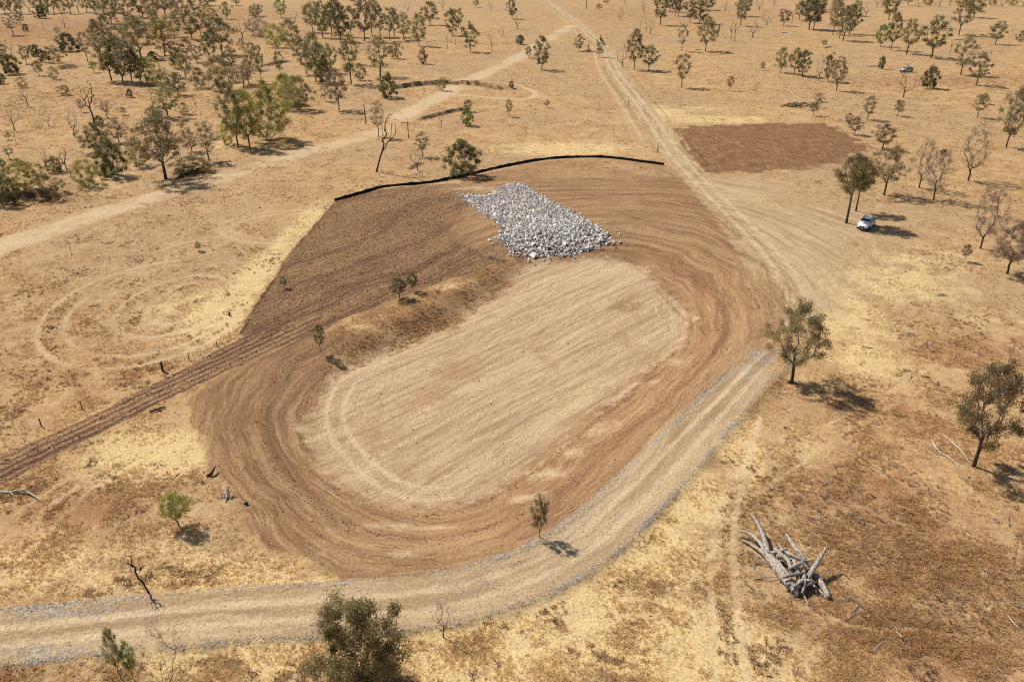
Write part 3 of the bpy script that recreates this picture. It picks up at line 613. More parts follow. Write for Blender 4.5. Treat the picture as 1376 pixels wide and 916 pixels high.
# dry grass over the near paddock
def make_grass():
    gm = grass_material(); protos = [tuft_mesh('grass_tuft_%d' % i, 40 + i, gm, 12 + i % 3, 0.12 + 0.05 * (i % 4), 0.26 + 0.06 * (i % 3)) for i in range(7)]
    n = 560000; v = rng.random(n)
    Y = 30 + 420 * v ** 2.6; X = (rng.random(n) * 2 - 1) * (20 + 0.72 * Y)
    bare = np.maximum.reduce([sample(A['dirt'], X, Y), sample(A['floor'], X, Y), sample(A['till'], X, Y), sample(A['road'], X, Y), 1.2 * sample(A['trk'], X, Y)])
    patch = fbm(X * 0.35, Y * 0.35, 5, 91); far = sstep(90, 260, Y)
    keep = (bare < 0.32 + 0.5 * (rng.random(n) - 0.5)) & (rng.random(n) < np.clip(0.35 + 3.2 * (patch - 0.42), 0.06, 1.0) * (1 - 0.55 * far))
    X = X[keep]; Y = Y[keep]; patch = patch[keep]; far = far[keep]; m = len(X)
    redv = sample(A['red'], X, Y); stv = sample(A['straw'], X, Y)
    tone = np.clip(0.40 + 0.42 * redv - 0.40 * stv + 0.8 * (patch - 0.5) + 0.14 * rng.standard_normal(m), 0, 1)
    s = np.clip(0.52 + 0.35 * redv + 0.7 * (patch - 0.45) + 0.15 * rng.standard_normal(m), 0.25, 1.4) * (1 + 1.2 * far)
    # taller rough tussocks on the bank beside the basin floor
    b0, b1 = BANK.min(0), BANK.max(0); k = 9000; bx = b0[0] + (b1[0] - b0[0]) * rng.random(k); by = b0[1] + (b1[1] - b0[1]) * rng.random(k)
    q = in_poly(bx, by, BANK) & (fbm(bx * 0.5, by * 0.5, 3, 97) > 0.44); bx, by = bx[q], by[q]; k = len(bx)
    X = np.concatenate([X, bx]); Y = np.concatenate([Y, by]); tone = np.concatenate([tone, np.clip(0.55 + 0.3 * rng.standard_normal(k), 0, 1)]); s = np.concatenate([s, 0.55 + 0.5 * rng.random(k)]); m = len(X)
    rot = np.stack([0.25 * rng.standard_normal(m), 0.25 * rng.standard_normal(m), rng.random(m) * 6.283], 1)
    scatter('dry_grass', np.stack([X, Y, land(X, Y)], 1), rot, np.stack([s, s, s * 0.5], 1), tone, protos, 'dry straw and reddish grass tufts covering the paddock around the basin', 'grass')
make_grass()

# distinct brown tussocks standing in the straw
def make_tussocks():
    N = NT('brown_tussock_blades'); t = N.attr('tone', True); c = N.mix(t, (0.27, 0.150, 0.080), (0.50, 0.31, 0.16)); N.bsdf(c, 0.9, 0.05)
    protos = [tuft_mesh('tussock_%d' % i, 140 + i, N.m, 26, 0.30, 0.36) for i in range(5)]
    n = 60000; Y = 34 + 120 * rng.random(n) ** 1.5; X = (rng.random(n) * 2 - 1) * (18 + 0.72 * Y)
    bare = np.maximum.reduce([sample(A['dirt'], X, Y), sample(A['floor'], X, Y), sample(A['till'], X, Y), sample(A['road'], X, Y), sample(A['trk'], X, Y)])
    spot = fbm(X * 0.33, Y * 0.33, 2, 131); fine = fbm(X * 1.1, Y * 1.1, 2, 135); redv = sample(A['red'], X, Y)
    k = (bare < 0.28) & (spot + 0.45 * (fine - 0.5) + 0.10 * redv > 0.66); X, Y = X[k], Y[k]; m = len(X); s = 0.40 + 0.5 * rng.random(m)
    scatter('brown_tussocks', np.stack([X, Y, land(X, Y)], 1), np.stack([0.2 * rng.standard_normal(m), 0.2 * rng.standard_normal(m), rng.random(m) * 6.283], 1), np.stack([s, s, 0.5 * s], 1), np.clip(0.4 + 0.3 * rng.standard_normal(m), 0, 1), protos, 'dark brown tussock clumps standing in the pale straw', 'tussocks')
make_tussocks()

# loose stone along the edges of the haul road, and clods on the turned earth
GRAVEL_M = stone_material('road_gravel', (0.20, 0.17, 0.135), (0.78, 0.72, 0.63), (0.42, 0.31, 0.19), True)
CLOD_M = stone_material('earth_clods', (0.13, 0.068, 0.040), (0.52, 0.33, 0.19), (0.36, 0.215, 0.12), True)
def make_gravel():
    protos = [stone_mesh('gravel_stone_%d' % i, 300 + i, GRAVEL_M, 9) for i in range(5)]
    P = HAUL; seg = np.hypot(*(P[1:] - P[:-1]).T); acc = np.concatenate([[0], np.cumsum(seg)]); n = 30000
    s = rng.random(n) * acc[-1]; k = np.clip(np.searchsorted(acc, s) - 1, 0, len(P) - 2); t = (s - acc[k]) / seg[k]; c = P[k] * (1 - t)[:, None] + P[k + 1] * t[:, None]
    d = (P[k + 1] - P[k]) / seg[k][:, None]; nn = np.stack([-d[:, 1], d[:, 0]], 1)
    side = np.where(rng.random(n) < 0.55, 1, -1); off = np.where(rng.random(n) < 0.72, side * (2.65 + np.where(side > 0, 0.34, 0.17) * rng.standard_normal(n)), (rng.random(n) * 2 - 1) * 2.8)
    q = c + nn * off[:, None]; X, Y = q[:, 0], q[:, 1]
    keep = fbm(X * 0.16, Y * 0.16, 3, 51) + 0.35 * rng.random(n) > 0.60
    x0, y0 = gp(1022, 482); m2 = 1500; X = np.concatenate([X[keep], x0 + 1.9 * rng.standard_normal(m2)]); Y = np.concatenate([Y[keep], y0 + 2.2 * rng.standard_normal(m2)]); m = len(X)
    sz = 0.035 + 0.04 * rng.random(m) ** 2 + 0.05 * (rng.random(m) < 0.04)
    scatter('road_gravel', np.stack([X, Y, land(X, Y) + sz * 0.2], 1), rng.random((m, 3)) * 6.28, np.repeat(sz[:, None], 3, 1) * 1.5, rng.random(m), protos, 'loose grey gravel stones lining the edges of the haul road', 'gravel')
make_gravel()
def make_clods():
    protos = [stone_mesh('clod_%d' % i, 500 + i, CLOD_M, 10, 0.9) for i in range(5)]
    n = 230000; X = -90 + 130 * rng.random(n); Y = 40 + 135 * rng.random(n)
    sdg = sample(sdG, X, Y); sdf = sample(sdF, X, Y); til = sample(A['till'], X, Y); u = rng.random(n); fl = sample(A['floor'], X, Y); bnk = sample(edge(sdB, 0.8), X, Y)
    ridge = np.exp(-((sdf - 4.6) / 0.35) ** 2) * 1.0 + np.exp(-((sdf - 0.4) / 0.4) ** 2) * 0.6 + np.exp(-((sdf - 10.5) / 0.3) ** 2) * 0.3
    dens = np.where(til > 0.5, 0.55, np.where(sdg < -0.5, np.clip(ridge * 0.9 + 0.035, 0, 1), 0)); dens = np.where((fl > 0.5), 0.02, dens); dens = np.where(bnk > 0.5, 0.03, dens)
    keep = u < dens; X = X[keep]; Y = Y[keep]; m = len(X); tl = til[keep]
    sz = (0.06 + 0.10 * rng.random(m) ** 3) * np.where(tl > 0.5, 1.25, 1.0)
    scatter('earth_clods', np.stack([X, Y, land(X, Y) + sz * 0.15], 1), rng.random((m, 3)) * 6.28, np.repeat(sz[:, None], 3, 1) * 1.5, rng.random(m), protos, 'brown earth clods scattered over ploughed ground and grader windrows', 'clods')
make_clods()

def make_sticks():
    """fallen sticks lying in the grass, thickest under the trees"""
    protos = []
    for i in range(6):
        r_ = random.Random(60 + i); ed = []; p = np.array([-.5, 0, 0.02]); d = np.array([1.0, 0, 0])
        for k in range(5):
            q = p + np.array([.2, r_.uniform(-.05, .05), r_.uniform(-.01, .03)]); ed.append((p, q, .022 - .003 * k, .019 - .003 * k))
            if k in (2, 3): ed.append((q, q + np.array([.12, r_.choice((-1, 1)) * .12, .04]), .010, .004))
            p = q
        V, F = tubes(ed, 4, False); protos.append(quads_mesh('stick_%d' % i, V, F, STICK_M, False))
    n = 5200; Y = 34 + 230 * rng.random(n) ** 1.3; X = (rng.random(n) * 2 - 1) * (18 + 0.7 * Y)
    bare = np.maximum.reduce([sample(A['dirt'], X, Y), sample(A['floor'], X, Y), sample(A['till'], X, Y), sample(A['road'], X, Y)])
    wood = np.where((X < -20) & (Y > 140), 0.8, 0.05) + 0.25 * (X > 25) + 0.5 * np.exp(-((X - 24) / 4) ** 2 - ((Y - 48) / 4) ** 2)
    k = (bare < 0.3) & (rng.random(n) < wood); hx_, hy_ = gp(1070, 775); m0 = 60
    X = np.concatenate([X[k], hx_ + 1.7 * rng.standard_normal(m0)]); Y = np.concatenate([Y[k], hy_ + 1.9 * rng.standard_normal(m0)]); m = len(X)
    s = 0.5 + 1.3 * rng.random(m) ** 2; th = np.clip(1.2 * s * (1 + Y / 150), .8, 3.0)
    scatter('fallen_sticks', np.stack([X, Y, land(X, Y) + 0.03], 1), np.stack([np.zeros(m), 0.12 * rng.standard_normal(m), rng.random(m) * 6.28], 1), np.stack([s, th, th], 1), rng.random(m), protos, 'small fallen sticks littering the grass and woodland floor', 'sticks')
STICK_M = stone_material('stick_wood', (0.12, 0.09, 0.07), (0.50, 0.44, 0.37), (0.3, 0.24, 0.18), True)
make_sticks()

# ------------------------------------------------------------------ rock chute
def make_rocks():
    ROCKS = np.array([ground_at(u, v)[:2] for u, v in ROCKS_PX])
    RM = [stone_material('pale_riprap_stone', (0.62, 0.58, 0.53), (0.86, 0.82, 0.76), (0.66, 0.57, 0.46)), stone_material('grey_riprap_stone', (0.40, 0.37, 0.34), (0.62, 0.58, 0.53), (0.52, 0.45, 0.36)), stone_material('buff_riprap_stone', (0.52, 0.46, 0.37), (0.66, 0.60, 0.50), (0.45, 0.35, 0.22))]
    protos = []
    for i in range(15):
        me = stone_mesh('riprap_stone_%d' % i, 700 + i, RM[0 if i % 15 < 10 else (1 if i % 15 < 13 else 2)], 12, 0.85)
        at = me.attributes.new('tone', 'FLOAT', 'FACE'); at.data.foreach_set('value', np.full(len(me.polygons), (i * 0.37) % 1.0, np.float32)); protos.append(me)
    c = ROCKS.mean(0); root = empty('rock_chute', (c[0], c[1], 0), 'pale grey broken rock chute lining the spillway above the basin', 'rock chute')
    lo = ROCKS.min(0) - 2; hi = ROCKS.max(0) + 2; n = 42000; X = lo[0] + (hi[0] - lo[0]) * rng.random(n); Y = lo[1] + (hi[1] - lo[1]) * rng.random(n)
    jr = 0.3 + 0.9 * (rng.random(n) < 0.10); jx = X + jr * rng.standard_normal(n); jy = Y + jr * rng.standard_normal(n); k = in_poly(jx, jy, ROCKS); X = X[k]; Y = Y[k]
    low = sstep(138, 122, Y); S = np.exp(rng.normal(-1.10, 0.38, len(X))) * (0.82 + 0.42 * low)
    # dart throwing keeps neighbours from sitting inside one another
    order = np.argsort(-S); cell = {}; pick = []
    for i in order:
        a, b = int(X[i] // 0.8), int(Y[i] // 0.8); ok = True
        for p in (-1, 0, 1):
            for q in (-1, 0, 1):
                for j in cell.get((a + p, b + q), ()):
                    if (X[i] - X[j]) ** 2 + (Y[i] - Y[j]) ** 2 < (0.27 * (S[i] + S[j])) ** 2: ok = False; break
                if not ok: break
            if not ok: break
        if ok: cell.setdefault((a, b), []).append(i); pick.append(i)
    pick = np.array(pick); X, Y, S = X[pick], Y[pick], S[pick]
    Z = land(X, Y) + S * 0.2 + (0.05 + 0.16 * fbm(X * 0.35, Y * 0.35, 3, 41)) * np.clip(-sdpoly(X, Y, ROCKS) / 1.5, 0, 1); R = rng.random((len(X), 3)) * 6.28; big = set(np.argsort(-S)[:300].tolist())
    VV = []; FF = []; TT = []; MI = []; b = 0; data = []
    for me in protos:
        v = np.array([x.co[:] for x in me.vertices]); f = [tuple(p.vertices) for p in me.polygons]; data.append((v, f))
    for i in range(len(X)):
        j = int(rng.integers(0, 15)); M = Matrix.Translation((X[i], Y[i], Z[i])) @ Matrix.Rotation(R[i, 2], 4, 'Z') @ Matrix.Rotation(0.5 * math.sin(R[i, 0]), 4, 'X')
        if i in big:
            o = link('stone', protos[j], root); o.matrix_parent_inverse = Matrix.Translation((-c[0], -c[1], 0)); o.matrix_basis = M @ Matrix.Diagonal((S[i], S[i], S[i] * 0.9, 1))
        else:
            v, f = data[j]; m3 = np.array((M @ Matrix.Diagonal((S[i], S[i], S[i] * 0.9, 1)))); VV.append(v @ m3[:3, :3].T + m3[:3, 3]); FF += [tuple(q + b for q in t) for t in f]
            b += len(v); TT += [float(rng.random())] * len(f); MI += [0 if j < 10 else (1 if j < 13 else 2)] * len(f)
    V = np.vstack(VV) - np.array([c[0], c[1], 0]); me = bpy.data.meshes.new('small_stones'); me.from_pydata(V.tolist(), [], FF); me.update()
    at = me.attributes.new('tone', 'FLOAT', 'FACE'); at.data.foreach_set('value', np.array(TT, np.float32)); [me.materials.append(x) for x in RM]; me.polygons.foreach_set('material_index', np.array(MI, np.int32))
    tag(link('small_stones', me, root), kind='stuff')
make_rocks()

# ------------------------------------------------------------------ silt fence
def make_silt_fence():
    P = smooth_line(np.array([ground_at(u, v)[:2] for u, v in [(450, 270), (475, 263), (500, 256), (520, 251), (560, 248), (590, 244), (625, 237), (660, 228), (700, 220), (730, 215), (770, 212), (805, 212), (830, 214), (860, 218), (892, 222)]]), 6)
    seg = np.hypot(*(P[1:] - P[:-1]).T); acc = np.concatenate([[0], np.cumsum(seg)]); L = acc[-1]; n = int(L / 2.4); S = np.linspace(0, L, n + 1)
    at = lambda s: np.array([np.interp(s, acc, P[:, 0]), np.interp(s, acc, P[:, 1])])
    fab = NT('black_silt_fabric'); nz = fab.noise(fab.objpos(), 1.6, 3, 0.6); fab.bsdf(fab.mix(fab.sm(nz, 0.45, 0.75), (0.008, 0.008, 0.008), (0.060, 0.050, 0.040)), 0.75, 0.25)
    stk = MAT['darkwood']; p0 = at(0); root = empty('silt_fence', (p0[0], p0[1], 0), 'long low black fabric silt fence curving above the ploughed ground', 'fence')
    sv = random.Random(3); base = np.array([p0[0], p0[1], 0])
    def hz(q): return float(land(q[0], q[1]))
    tops = [0.58 + sv.uniform(-0.14, 0.08) for _ in S]
    for i in range(n):
        V = []; F = []; m = 6
        for k in range(m + 1):
            t = k / m; q = at(S[i] + (S[i + 1] - S[i]) * t); d = at(min(S[i] + (S[i + 1] - S[i]) * t + 0.1, L)) - at(max(S[i] + (S[i + 1] - S[i]) * t - 0.1, 0)); d /= np.hypot(*d); nn = np.array([-d[1], d[0]])
            bl = 0.05 * math.sin(math.pi * t) * sv.uniform(0.5, 1.3); z0 = hz(q); top = tops[i] * (1 - t) + tops[i + 1] * t - 0.07 * math.sin(math.pi * t)
            for h, o in ((-0.12, 0), (0.3, bl), (top, bl * 0.3)):
                for s in (-0.012, 0.012): V.append(np.array([*(q + nn * (o + s)), z0 + h]) - base)
        for k in range(m):
            a = k * 6; b2 = a + 6
            for r in range(2):
                F.append((a + 2 * r, b2 + 2 * r, b2 + 2 * r + 2, a + 2 * r + 2)); F.append((a + 2 * r + 1, a + 2 * r + 3, b2 + 2 * r + 3, b2 + 2 * r + 1))
            F.append((a + 4, b2 + 4, b2 + 5, a + 5))
        link('fabric_panel', quads_mesh('fabric_panel', V, F, fab.m, True), root)
    for i, s in enumerate(S):
        q = at(s); z0 = hz(q); d = at(min(s + 0.1, L)) - at(max(s - 0.1, 0)); d /= np.hypot(*d); nn = np.array([-d[1], d[0]]); q = q + nn * 0.045; lx, ly = sv.uniform(-.04, .04), sv.uniform(-.04, .04)
        V, F = limb([np.array([*q, z0 - 0.25]) - base, np.array([q[0] + lx, q[1] + ly, z0 + tops[i] + 0.14]) - base], [0.028, 0.026], 5)
        link('stake', quads_mesh('stake', V, F, stk, False), root)
make_silt_fence()

# ------------------------------------------------------------------ trees
def crown_targets(r_, n, H, W, z0, shape, lobes):
    """clump centres spread evenly through an uneven crown with a few gaps"""
    out = []; ph = [r_.uniform(0, 6.28) for _ in range(4)]
    def rad(t, a):
        k = 1 + 0.16 * math.sin(2 * a + ph[0] + 3 * t) + 0.13 * math.sin(3 * a + ph[1] - 5 * t)
        if shape == 'tear': return k * 0.5 * W * (0.22 + 0.78 * math.sin(math.pi * min(1, t ** 0.85 * 0.86 + 0.07)) ** 0.8)
        return k * 0.5 * W * math.sqrt(max(0.05, 1 - abs(2 * t - 0.9) ** 2.2))
    holes = []
    for _ in range(lobes):
        a = r_.uniform(0, 6.28); t = r_.uniform(0.05, 0.9); r = rad(t, a) * r_.uniform(0.6, 1.0); holes.append((np.array([r * math.cos(a), r * math.sin(a), z0 + t * (H - z0)]), W * r_.uniform(0.09, 0.17)))
    i = 0
    while len(out) < n and i < 6 * n:
        i += 1; t = (i * 0.7548777 + r_.uniform(-.05, .05)) % 1.0; a = 6.2832 * i * 0.5698403 + r_.gauss(0, 0.3); r = rad(t, a) * math.sqrt(r_.uniform(0.10, 1.12))
        p = np.array([r * math.cos(a), r * math.sin(a), z0 + t * (H - z0) + r_.gauss(0, 0.03) * H])
        if any(np.linalg.norm(p - c) < q for c, q in holes): continue
        out.append(p)
    return out

def grow(seed, H=10.0, W=6.0, base=0.35, clumps=40, shape='round', lobes=9, stems=1, trunk=0.16, lean=(0.0, 0.0), leaf_n=40, leaf_l=0.22, leaf_w=0.07, clump_r=0.55,
         twigs=0, wob=0.10, up=0.0, droop=0.5, sides=5, low=False):
    """skeleton grown greedily towards clump centres; returns wood (V,F) and foliage (V,F,tone)"""
    r_ = random.Random(seed); nr = np.random.default_rng(seed)
    z0 = base * H; T = crown_targets(r_, clumps, H * 0.97, W, z0, shape, lobes); lx, ly = lean
    T = [t + np.array([lx * t[2], ly * t[2], 0]) for t in T]
    nodes = []; par = []; NA = np.zeros((stems * 5 + len(T) * 3 + 4, 3)); PL = np.zeros(len(NA))
    def add(p, q):
        p = np.asarray(p, float); k = len(nodes); nodes.append(p); par.append(q); NA[k] = p
        PL[k] = 0 if q < 0 else PL[q] + np.linalg.norm(p - nodes[q]); return k
    for s in range(stems):
        a = 2 * math.pi * s / stems + r_.random(); off = 0.0; k = add((off * math.cos(a), off * math.sin(a), -0.3), -1) if stems == 1 or s == 0 else 0
        top = z0 * (1.0 if stems == 1 else 0.9); n = 4; sp = 0.0 if stems == 1 else 0.16 * W
        for i in range(1, n + 1):
            t = i / n; k = add((off * math.cos(a) + sp * math.cos(a) * t + lx * top * t + r_.gauss(0, wob * 0.9) * t, off * math.sin(a) + sp * math.sin(a) * t + ly * top * t + r_.gauss(0, wob * 0.9) * t, max(0.35, top) * t), k)
    fork = np.array([lx * z0, ly * z0, z0])
    T.sort(key=lambda t: np.linalg.norm((t - fork) * np.array([1, 1, 0.8])))
    tips = []
    for t in T:
        A_ = NA[:len(nodes)]; d = np.linalg.norm(A_ - t, axis=1); pen = np.where(A_[:, 2] > t[2] - 0.02 * H, 0.3 * H, 0) + np.where(A_[:, 2] < 0.5 * z0, 0.6 * H, 0) + 0.5 * PL[:len(nodes)]
        k = int(np.argmin(d + pen)); p = nodes[k]; n = 3 if sides > 4 else 2
        for i in range(1, n + 1):
            f = i / n; q = p * (1 - f) + t * f + np.array([0, 0, 0.10 * np.linalg.norm(t - p) * math.sin(math.pi * f)]) * (1 - up)
            if i < n: q = q + np.array([r_.gauss(0, wob), r_.gauss(0, wob), r_.gauss(0, wob)]) * min(1, np.linalg.norm(t - p))
            k = add(q, k)
        tips.append(k)
    cnt = np.zeros(len(nodes)); 
    for k in tips:
        while k >= 0: cnt[k] += 1; k = par[k]
    cmax = max(cnt[i] for i in range(len(nodes)) if par[i] < 0) or 1
    rad = trunk * np.maximum(cnt / cmax, 0.006) ** 0.47 * (1.0 if stems == 1 else 0.75)
    ed = []
    for i, q in enumerate(par):
        if q >= 0:
            r0 = min(rad[q], rad[i] * 1.6); r1 = rad[i]
            if par[q] < 0: r0 *= 1.35
            ed.append((nodes[q], nodes[i], r0, r1))
    if twigs:
        for t in T:
            for _ in range(twigs):
                v = nr.normal(0, 1, 3); v[2] = abs(v[2]) * 0.7 + up; v /= np.linalg.norm(v); L = clump_r * nr.uniform(0.7, 1.7); m = t + v * L * 0.5 + nr.normal(0, 0.07, 3)
                ed.append((t, m, trunk * 0.075, trunk * 0.05)); ed.append((m, m + v * L * 0.6 + nr.normal(0, 0.12, 3), trunk * 0.05, trunk * 0.02))
    wood = tubes(ed, sides if not twigs else max(3, sides - 1), False)
    fol = None
    if leaf_n:
        C = []; tone = []
        for t in T:
            m = max(3, int(leaf_n * r_.uniform(0.5, 1.4))); s = clump_r * r_.uniform(0.7, 1.3); base_t = r_.random()
            p = nr.normal(0, 1, (m, 3)) * s * np.array([0.62, 0.62, 0.48]); C.append(t + p); tone.append(np.clip(0.5 * base_t + 0.5 * nr.random(m), 0, 1))
        C = np.vstack(C); tone = np.concatenate(tone); n = len(C)
        if low: C[:, 2] = np.maximum(C[:, 2], 0.12)
        d = nr.normal(0, 1, (n, 3)); d[:, 2] -= droop; d /= np.linalg.norm(d, axis=1, keepdims=True); s = np.cross(d, nr.normal(0, 1, (n, 3))); s /= np.linalg.norm(s, axis=1, keepdims=True)
        l = leaf_l * nr.uniform(0.6, 1.4, (n, 1)); w_ = leaf_w * nr.uniform(0.7, 1.4, (n, 1))
        V = np.stack([C - d * l * 0.5, C + s * w_ * 0.5, C + d * l * 0.5, C - s * w_ * 0.5], 1).reshape(-1, 3); F = np.arange(4 * n).reshape(-1, 4); fol = (V, F, tone)
    return wood, fol

PROTO = {}
def proto(kind, var, tier):
    """meshes of one kind of tree: tier 0 near, 1 middle distance, 2 far"""
    key = (kind, var, tier)
    if key in PROTO: return PROTO[key]
    q = [1.0, 0.5, 0.26][tier]; g = [1.0, 1.4, 2.1][tier]; sides = [6, 5, 4][tier]; sd = 1000 + 97 * var + 13 * tier + sum(map(ord, kind)) * 7
    K = dict(sides=sides); lf = 'olive'; bark = 'gumbark'
    def leaves(c, n, r, l=0.21, wd=0.075):
        K.update(clumps=max(10, int(c * (1, 0.8, 0.55)[tier])), leaf_n=max(8, int(1.35 * n * q * (1, 1.0, 1.2)[tier])), clump_r=r * (1, 1.05, 1.15)[tier], leaf_l=l * g, leaf_w=wd * g)
    if kind == 'open':   K.update(H=10, W=7.2, base=0.33, lobes=9, trunk=0.19, wob=0.12); leaves(90, 135, 0.46); lf = 'olive'
    elif kind == 'high':  K.update(H=10, W=4.6, base=0.50, lobes=5, trunk=0.16, wob=0.10); leaves(74, 150, 0.45); lf = 'olive'
    elif kind == 'gum':  K.update(H=10, W=5.8, base=0.27, lobes=7, trunk=0.16, wob=0.11); leaves(74, 150, 0.47); lf = 'grey'
    elif kind == 'green': K.update(H=10, W=6.4, base=0.22, lobes=6, trunk=0.17); leaves(78, 170, 0.52); lf = 'green'
    elif kind == 'full': K.update(H=10, W=9.0, base=0.12, lobes=5, trunk=0.13, stems=3); leaves(110, 260, 0.60); lf = 'yellow'
    elif kind == 'bush': K.update(H=6, W=6.2, base=0.08, lobes=5, trunk=0.10, stems=4, low=True); leaves(80, 240, 0.45); lf = 'dark'
    elif kind == 'scrub': K.update(H=6, W=6.0, base=0.10, lobes=6, trunk=0.09, stems=4, low=True); leaves(70, 130, 0.45); lf = 'olive'
    elif kind == 'tear': K.update(H=10, W=4.6, base=0.24, shape='tear', lobes=6, trunk=0.14, twigs=3, up=0.9); leaves(90, 60, 0.40, 0.16, 0.055); lf = 'brown'
    elif kind == 'thin': K.update(H=10, W=3.4, base=0.30, shape='tear', lobes=5, trunk=0.12, twigs=1, up=0.6); leaves(50, 85, 0.40); lf = 'grey'
    elif kind == 'bare': K.update(H=10, W=5.0, base=0.28, lobes=8, trunk=0.16, twigs=5, up=0.7, clumps=int(34 * (1, .8, .6)[tier]), leaf_n=int(6 * q) , clump_r=0.6, leaf_l=0.16 * g, leaf_w=0.05 * g); lf = 'brown'
    elif kind == 'dead': K.update(H=10, W=3.6, base=0.5, lobes=4, trunk=0.17, twigs=1, up=0.8, clumps=12, leaf_n=0, wob=0.2, clump_r=0.7); bark = 'bark'
    elif kind == 'sap':  K.update(H=4, W=2.2, base=0.32, lobes=3, trunk=0.05); leaves(40, 110, 0.25, 0.13, 0.045); lf = 'olive'
    elif kind == 'twig': K.update(H=4, W=3.6, base=0.10, stems=5, lobes=4, trunk=0.055, twigs=8, up=0.8, clumps=int(44 * (1, .6, .45)[tier]), leaf_n=int(4 * q), clump_r=0.4, leaf_l=0.12 * g, leaf_w=0.04 * g); lf = 'brown'
    if K.get('leaf_n', 1) < 3: K['leaf_n'] = 0
    wood, fol = grow(sd, **K); H, W = K['H'], K['W']
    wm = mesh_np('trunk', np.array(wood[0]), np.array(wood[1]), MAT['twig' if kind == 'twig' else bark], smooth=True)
    fm = mesh_np('crown', fol[0], fol[1], MAT[lf], fol[2]) if fol else None
    PROTO[key] = (wm, fm, H, W, {lf: fm}); return PROTO[key]

NAMES = {'high': ('gum_tree', 'tree'), 'open': ('gum_tree', 'tree'), 'gum': ('gum_tree', 'tree'), 'green': ('gum_tree', 'tree'), 'full': ('wattle_tree', 'tree'), 'bush': ('shrub', 'shrub'), 'scrub': ('shrub', 'shrub'), 'tear': ('dry_gum_tree', 'tree'),
         'thin': ('slender_tree', 'tree'), 'bare': ('bare_tree', 'tree'), 'dead': ('dead_tree', 'dead tree'), 'sap': ('sapling', 'sapling'), 'twig': ('bare_shrub', 'shrub')}
DESC = {'open': 'open crowned olive gum tree', 'gum': 'grey-green gum tree', 'green': 'leafy green gum tree', 'full': 'broad yellowish olive tree', 'bush': 'dense dark green shrub', 'scrub': 'loose olive shrub', 'tear': 'upright brown-leaved gum tree',
        'thin': 'slender sparse tree', 'bare': 'nearly bare brown tree', 'dead': 'leafless dead tree', 'sap': 'small sapling', 'twig': 'leafless twiggy shrub'}
ORD = ['leftmost', 'second', 'third', 'fourth', 'fifth', 'sixth', 'seventh', 'eighth', 'ninth', 'tenth', 'eleventh', 'twelfth', 'thirteenth', 'fourteenth', 'fifteenth', 'sixteenth', 'seventeenth', 'eighteenth', 'nineteenth', 'twentieth']
TW = random.Random(99)
def plant(u, v, hp, wp, kind, label, group=None, leaf=None, var=None, lean=None):
    p = ground_at(u, v); s = px_per_m(p); dep = math.atan2(CAM_H - p.z, p.y); h = hp / (s * math.cos(dep)); wd = wp / s
    # the crown is closer to the lens than the foot: allow for that growth
    h = h / (1 + h * math.sin(dep) * s / FPX)
    tier = 0 if p.y < 135 else (1 if p.y < 240 else 2); var = TW.randrange(4) if var is None else var
    wm, fm, H, W, alt = proto(kind, var, tier); nm, cat = NAMES[kind]
    root = empty(nm, p, label, cat, group, TW.uniform(0, 6.28)); root.scale = (wd / W, wd / W, h / H)
    if lean:
        root.rotation_euler = (0, 0, 0); root.rotation_euler = (lean[1], lean[0], 0)
    link('trunk', wm, root)
    if fm is not None:
        if leaf:
            if leaf not in alt:
                f2 = fm.copy(); f2.materials.clear(); f2.materials.append(MAT[leaf]); alt[leaf] = f2
            fm = alt[leaf]
        link('crown', fm, root)
    return root

LEAFWORD = {'olive': 'olive', 'grey': 'grey-green', 'green': 'green', 'dark': 'dark green', 'lime': 'bright green', 'yellow': 'yellow-olive', 'brown': 'brown'}
def cluster(phrase, group, rows):
    """rows: (u, v, height px, width px, kind[, leaf]) ; labels count from the left of the picture"""
    def look(r):
        d = DESC[r[4]]
        if len(r) > 5:
            for wd in ('yellowish olive', 'grey-green', 'dark green', 'leafy green', 'brown-leaved', 'olive', 'brown'):
                if wd in d: return d.replace(wd, LEAFWORD[r[5]])
            return LEAFWORD[r[5]] + '-leaved ' + d
        return d
    rows = sorted(rows, key=lambda r: r[0]); n = {}; tot = {}
    for r in rows: tot[look(r)] = tot.get(look(r), 0) + 1
    for r in rows:
        kd = r[4]; lf = r[5] if len(r) > 5 else None; k = d = look(r); i = n.get(k, 0); n[k] = i + 1
        if tot[k] == 1: lab = '%s, the only one %s' % (d, phrase)
        else: lab = '%s, %s %s' % (d, 'leftmost' if i == 0 else ('rightmost' if i == tot[k] - 1 else ORD[i] + ' from left'), phrase)
        plant(r[0], r[1], r[2], r[3], kd, lab, group, lf)

# trees that stand out
plant(1063, 514, 106, 80, 'open', 'open-crowned gum tree beside the end of the gravel haul road', var=0)
plant(1308, 627, 143, 92, 'open', 'large olive gum with forked trunk above pale fallen branches at right', var=1)
plant(1137, 300, 90, 42, 'high', 'tall gum standing just left of the white car', var=0)
plant(1150, 284, 66, 30, 'high', 'slighter gum close behind the tall gum by the white car', var=1)
plant(1188, 262, 64, 46, 'open', 'spreading olive gum behind the white car', var=2)
plant(725, 722, 56, 22, 'sap', 'slim sapling leaning beside the curve of the haul road', var=1)
plant(240, 707, 44, 38, 'sap', 'small round-crowned green tree left of the graded earth', var=0, leaf='yellow')
plant(487, 912, 98, 108, 'bush', 'large dense olive tree at the bottom edge beside the road', var=1, leaf='olive')
plant(596, 856, 46, 26, 'bare', 'thin bare sapling right of the large bottom olive tree', var=0)
plant(537, 401, 28, 24, 'sap', 'left of two small green trees on the tufted bank', var=2, leaf='green')
plant(555, 391, 26, 15, 'sap', 'narrower right one of two small trees on the tufted bank', var=1, leaf='green')
